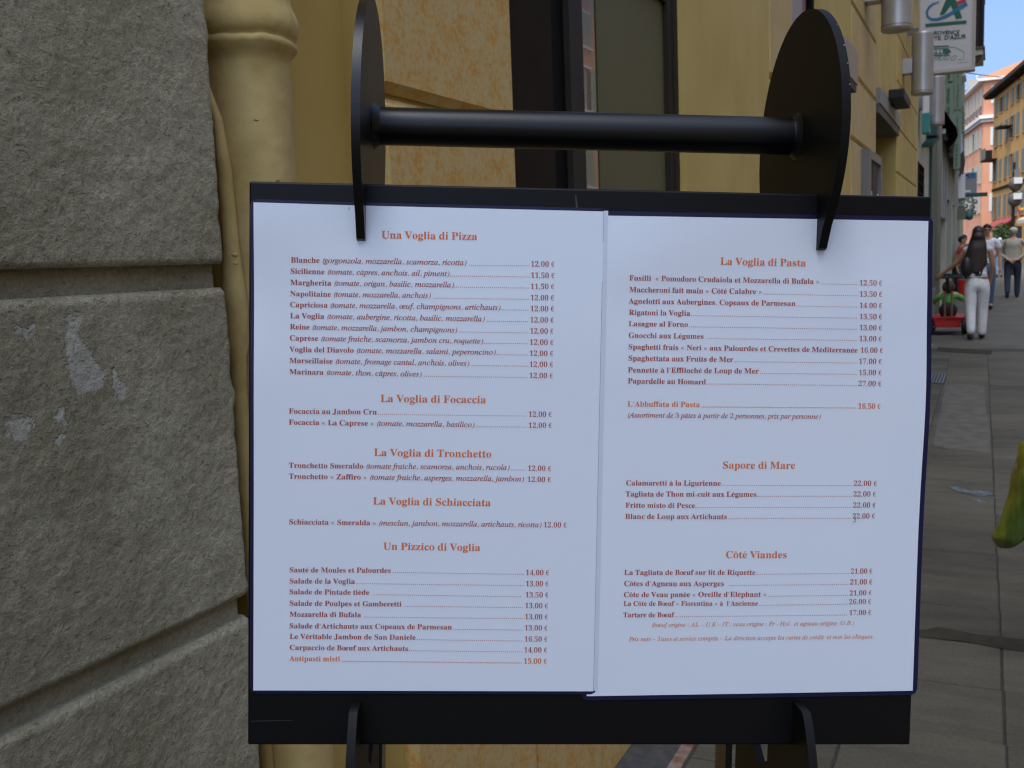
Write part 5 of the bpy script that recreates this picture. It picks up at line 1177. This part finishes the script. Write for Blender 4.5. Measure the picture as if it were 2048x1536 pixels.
    if long_hair:
        bb = MB(1); n_, m_ = 20, 22; vs = []; fs = []
        rnd = random.Random(3)
        for j in range(m_ + 1):
            f = j / m_; z_ = hz + .115 * s - f * .70 * s
            wx = (.05 + .068 * math.sin(min(f * 3.2, 1.57))) * s + .055 * s * max(0, f - .25); wy = (.05 + .055 * math.sin(min(f * 4, 1.57))) * s
            if f > .25: wy = .045 * s
            if f > .8: wx *= 1 - (f - .8) * 2.2
            cy_ = hy + (.02 + .075 * min(f * 2.2, 1)) * s
            for i in range(n_):
                t_ = 2 * math.pi * i / n_; wv = 1 + .10 * math.sin(t_ * 7 + f * 3) * min(1, f * 2)
                zz_ = z_ - (.10 * s * noise.noise(Vector((t_ * 3, 2, 7))) if j == m_ else 0)
                vs.append((wx * wv * math.cos(t_) + .03 * s * f, cy_ + wy * wv * math.sin(t_) + (0), zz_))
        for j in range(m_):
            for i in range(n_): k_ = (i + 1) % n_; fs.append((j * n_ + i, (j + 1) * n_ + i, (j + 1) * n_ + k_, j * n_ + k_))
        fs.append(tuple(range(n_))); fs.append(tuple(m_ * n_ + i for i in range(n_))[::-1])
        o = bb.add(vs, fs).build('long_hair', hair, None, smooth=True); o.parent = t
    # face
    bb = MB(1)
    bb.add([(-.012 * s, hy - .085 * s, hz - .03 * s), (.012 * s, hy - .085 * s, hz - .03 * s), (0, hy - .088 * s, hz + .012 * s), (0, hy - .112 * s, hz - .024 * s)], [(0, 1, 3), (0, 3, 2), (1, 2, 3), (0, 2, 1)])
    o = bb.build('nose', skin, None); o.parent = t
    for sg in (-1, 1):
        o = MB(1).ball((sg * .030 * s, hy - .083 * s, hz + .008 * s), (.011 if not glasses else .026) * s, .008 * s, (.006 if not glasses else .016) * s, 10, 6).build('eye' if not glasses else 'sunglass_lens', mt['dark'], None, smooth=True); o.parent = t
        o = MB(1).ball((sg * .080 * s, hy + .0 * s, hz - .005 * s), .010 * s, .018 * s, .030 * s, 8, 6).build('ear', skin, None, smooth=True); o.parent = t
    o = MB(1).ball((0, hy - .080 * s, hz - .052 * s), .022 * s, .008 * s, .005 * s, 8, 5).build('mouth', P('lips', (.30, .10, .08), .6) if 'lips' not in bpy.data.materials else bpy.data.materials['lips'], None); o.parent = t
    if cap:
        o = MB(1).ball((0, hy + .008 * s, hz + .055 * s), .098 * s, .115 * s, .075 * s, 16, 8, lambda v: Vector((v.x, v.y, max(v.z, hz + .04 * s)))).build('cap', cap, None, smooth=True); o.parent = t
        o = MB(1).lathe((0, hy - .06 * s, hz + .038 * s), (0, 0, 1), [(0, .085 * s), (.008, .085 * s)], 16).build('brim', cap, None); o.parent = o0 if False else t
    return t
sk1 = P('skin_tan', (.42, .22, .13), .55); sk2 = P('skin_light', (.50, .30, .21), .55)
hb = P('very_dark_brown_hair', (.010, .006, .005), .5, (.05, .028, .018), 60, stretch=(6, 6, .4)); hg = P('grey_hair', (.30, .29, .27), .8); hd = P('black_hair', (.01, .009, .008), .6)
wj = P('white_jeans', (.62, .62, .62), .75, (.70, .70, .69), 12, bump=.6, bs=18, bdist=.01); dj = P('dark_blue_jeans', (.022, .032, .06), .8); bj = P('mid_blue_jeans', (.07, .13, .22), .8)
wt = P('white_cotton', (.66, .67, .70), .75); gt = P('grey_white_top', (.55, .55, .55), .8); bg_ = P('beige_jacket_cloth', (.36, .33, .26), .85, (.30, .27, .21), 9); bs_ = P('blue_shirt_cloth', (.06, .11, .20), .8); rd_ = P('red_top_cloth', (.35, .04, .04), .8); dk_ = P('dark_teal_cloth', (.03, .045, .055), .8)
PI = math.pi
# woman with the toy cart: seen from behind, left arm stretched to the steering wheel
u_ = K
woman = person('woman from behind with very long dark hair, white jeans and a black shoulder bag', -.175, 14.72, 1.62, PI + .10, gt, wj, hb, sk1, sleeves='none', step=.10, long_hair=True, female=True,
   armR=[(.275, -.09, 1.19), (.475, -.24, 1.02), (.525, -.28, .97)], armL=[(-.22, -.05, 1.12), (-.20, -.17, .92), (-.19, -.21, .86)])
s1 = 1.62 / 1.70
o = MB(1).ball((.155, .13, 1.06), .085, .065, .15, 14, 10).build('shoulder_bag', P('black_leather', (.012, .012, .013), .45), None, smooth=True); o.parent = woman
o = MB(1).tube([(.15, .14, 1.18), (.10, .12, 1.32), (.02, .03, 1.40), (.07, -.11, 1.25)], .011, 6).build('bag_strap', mt['dark'], None); o.parent = woman
o = MB(1).lathe((0, .0, .925), (0, 0, 1), [(0, .138), (.04, .135)], 24, False).build('belt', mt['dark'], None)
for v in o.data.vertices: v.co.y *= .88
o.parent = woman
# toy cart with a child
cxp, cyp = -.56, 15.75
cart = thing('toy_cart', 'red toy push cart with black wheels and a steering wheel on a tall handle', 'toy cart', (cxp, cyp, 0))
redp = P('red_plastic', (.50, .018, .015), .4); blk = P('black_rubber', (.012, .012, .012), .7)
def c_(dx, dy, z): return (cxp + dx, cyp + dy, z)
tub = MB().prism([(-.20, .24), (.20, .24), (.16, .105), (-.15, .105)], lambda a, b_y, s_: (cxp + a, cyp - .32 + .75 * s_, b_y)).build('tub', redp, cart, bevel=.012)
MB().box(cxp - .21, cxp + .21, cyp - .34, cyp + .45, .235, .25).build('tub_rim', redp, cart)
for sx in (-.225, .225):
    for dy in (-.24, .36):
        w = MB().lathe(c_(sx - .04, dy, .115), (1, 0, 0), [(0, .09), (.015, .115), (.065, .115), (.08, .09)], 20).build('wheel', blk, cart, smooth=False)
        MB().lathe(c_(sx - .045, dy, .115), (1, 0, 0), [(0, .04), (.09, .04)], 12).build('hub', mt['greyd'], w)
MB().tube([c_(-.22, -.24, .115), c_(.22, -.24, .115)], .012, 8).build('axle', mt['metal'], cart)
seat = MB().ball(c_(0, -.10, .335), .125, .06, .115, 18, 10).build('seat_back', blk, cart, smooth=True)
for sx in (-.035, .055): MB().tube([c_(sx, -.30, .2), c_(sx, -.34, .62)], .013, 8).build('handle_tube', P('copper_tube', (.25, .12, .09), .4), cart)
MB().tube([c_(.01, -.34, .6), c_(-.01, -.42, .835)], .022, 8).build('handle_post', mt['dark'], cart)
b = MB(); R0 = .15
pts = [(cxp - .01 + R0 * math.cos(t), cyp - .42 + R0 * math.sin(t), .835 + .02 * math.sin(t)) for t in [2 * PI * i / 28 for i in range(29)]]
sw_ = b.tube(pts, .014, 8, False).build('steering_wheel', mt['dark'], cart, smooth=True)
for t in (0, 2.1, 4.2): MB().tube([(cxp - .01, cyp - .42, .835), (cxp - .01 + R0 * math.cos(t), cyp - .42 + R0 * math.sin(t), .835)], .01, 6).build('spoke', mt['dark'], sw_)
# child riding
child = thing('person', 'small child in a green top riding in the red toy cart, seen from behind', 'person', c_(0, .02, 0))
gtop = P('green_top_cloth', (.07, .26, .05), .8, (.11, .36, .08), 14)
J = [(0, 0, .30), (0, 0, .42), (0, 0, .56), (0, 0, .64), (0, 0, .70), (0, .0, .78), (0, 0, .84), (-.07, .03, .28), (-.08, .25, .30), (-.08, .40, .26), (.07, .03, .28), (.08, .25, .30), (.08, .40, .26), (-.12, 0, .60), (-.21, .04, .50), (-.20, .15, .46), (-.19, .20, .46), (.12, 0, .60), (.22, .03, .52), (.24, .12, .50), (.24, .17, .50)]
E_ = [(0, 1), (1, 2), (2, 3), (3, 4), (4, 5), (5, 6), (0, 7), (7, 8), (8, 9), (0, 10), (10, 11), (11, 12), (3, 13), (13, 14), (14, 15), (15, 16), (3, 17), (17, 18), (18, 19), (19, 20)]
Rr = [.09, .085, .085, .06, .04, .085, .07, .055, .045, .035, .055, .045, .035, .045, .035, .025, .022, .045, .035, .025, .022]
J = [(a, b_, c - .07 * (c > .68)) for a, b_, c in J]
skin_obj('body', J, E_, Rr, sk2, child, 2)
ix = [1, 2, 3, 13, 14, 17, 18, 0]; mp = {v: i for i, v in enumerate(ix)}
skin_obj('top', [J[i] for i in ix], [(mp[a], mp[b_]) for a, b_ in ((1, 2), (2, 3), (3, 13), (13, 14), (3, 17), (17, 18), (0, 1))], [Rr[i] * 1.25 for i in ix], gtop, child, 2)
o = MB(1).ball((0, -.015, .73), .098, .105, .105, 16, 10).build('hair', P('child_brown_hair', (.05, .035, .022), .8), None, smooth=True); o.parent = child
pail = thing('red_bucket', 'small red bucket carried between the toy cart and the woman in white', 'bucket', (-.36, 17.5, 0))
MB().lathe((-.39, 17.9, .36), (0, 0, 1), [(0, .09), (.34, .12)], 14).build('bucket_body', redp, pail)

person('man with sunglasses and a white t-shirt walking towards the camera behind the long-haired woman', -.10, 21.5, 1.78, .05, wt, bj, hd, sk1, glasses=True, step=.14)
person('man from behind in a beige jacket and cap, hands behind his back', .435, 26.2, 1.76, PI, bg_, dj, hg, sk2, sleeves='long', cap=P('cream_cap', (.55, .52, .40), .8), jacket=True, wide=1.25, step=.12,
   armL=[(-.27, .10, 1.12), (-.10, .17, .95), (-.04, .18, .93)], armR=[(.27, .10, 1.12), (.10, .17, .95), (.04, .18, .91)])
person('person in blue with white hair, from behind, far up the street', .25, 42.5, 1.62, PI, bs_, P('light_jeans', (.16, .24, .33), .8), P('white_hair', (.6, .6, .58), .8), sk2, sleeves='long', step=.14)
person('dark-haired person in a red top beside the left shopfronts', -.74, 26.5, 1.60, PI / 2 - .3, rd_, dk_, hd, sk1, step=.08, female=True, lean=.10)
person('person in dark clothes walking along the left shopfronts, beyond the red top', -.72, 31, 1.68, .2, dk_, dj, hd, sk2, step=.1)
person('distant person in a pink top walking up the middle of the street', .02, 47, 1.66, PI, P('pink_cloth', (.5, .22, .2), .8), dj, hb, sk1, step=.12)
# walker just outside the frame whose bag hangs into view
hold = person('passer-by in dark clothes carrying a green and yellow plastic bag', .60, 3.28, 1.72, .0, dk_, dj, hd, sk1, sleeves='long', step=.12,
   armL=[(-.27, -.02, 1.10), (-.325, -.10, .88), (-.335, -.12, .80)])
# ---------------------------------------------------------------- plastic bag
bt = at(2010, 1095, 3.12); hold_h = Vector((.60 - .335 / K + .01, 3.28 - .14 / K, .76 / K + .0))
bag = thing('plastic_bag', 'glossy green and yellow plastic bag hanging at the right edge of the photo', 'bag', tuple(bt))
film = P('yellow_green_film', (.20, .195, .015), .22, (.045, .085, .012), 6, coat=.8, lo=.36, hi=.62, stretch=(3, 3, .8), bump=.5, bs=22, bdist=.01)
bb = MB(); vs = []; fs = []; n_ = 28
bot = at(2009, 1094, 3.12); top = at(2092, 885, 3.12); m_ = 30
for j in range(m_ + 1):
    f = j / m_; c = bot.lerp(top, f); c.x += .010 * math.sin(f * PI)
    w = .0485 * (min(1, (f / .10)) ** .45 if f < .10 else 1) * (1 - .12 * max(0, f - .35)) if j else .018
    if f > .42: w += .024 * math.sin((f - .42) / .58 * PI * .55)
    for i in range(n_):
        t_ = 2 * PI * i / n_; r_ = w * (1 + .05 * math.sin(5 * t_ + 9 * f) + .06 * noise.noise(Vector((math.cos(t_) * 1.5, math.sin(t_) * 1.5, f * 6))) * (1 + 2 * f))
        vs.append((c.x + r_ * math.cos(t_), c.y + r_ * .8 * math.sin(t_), c.z + (.004 * math.cos(3 * t_) if j else 0)))
for j in range(m_):
    for i in range(n_): k_ = (i + 1) % n_; fs.append((j * n_ + i, j * n_ + k_, (j + 1) * n_ + k_, (j + 1) * n_ + i))
fs.append(tuple(range(n_))[::-1]); fs.append(tuple(m_ * n_ + i for i in range(n_)))
bb.add(vs, fs).build('bag_lobe', film, bag, smooth=True)
bb = MB(); c2 = at(2071, 1078, 3.16); vs = []
for j in range(m_ + 1):
    f = j / m_; c = c2.lerp(top + Vector((.03, .02, .03)), f); w = .042 * (min(1, f / .12) ** .5 if j else .3) * (1 + .3 * f)
    for i in range(n_): t_ = 2 * PI * i / n_; r_ = w * (1 + .05 * math.sin(4 * t_ + 7 * f)); vs.append((c.x + r_ * math.cos(t_), c.y + r_ * math.sin(t_), c.z))
bb.add(vs, fs).build('bag_lobe', film, bag, smooth=True)
bb = MB().tube([top + Vector((.0, 0, -.02)), (top + hold_h) / 2 + Vector((.0, 0, .02)), hold_h], [.075, .04, .012], 14).build('bag_neck', film, bag, smooth=True)
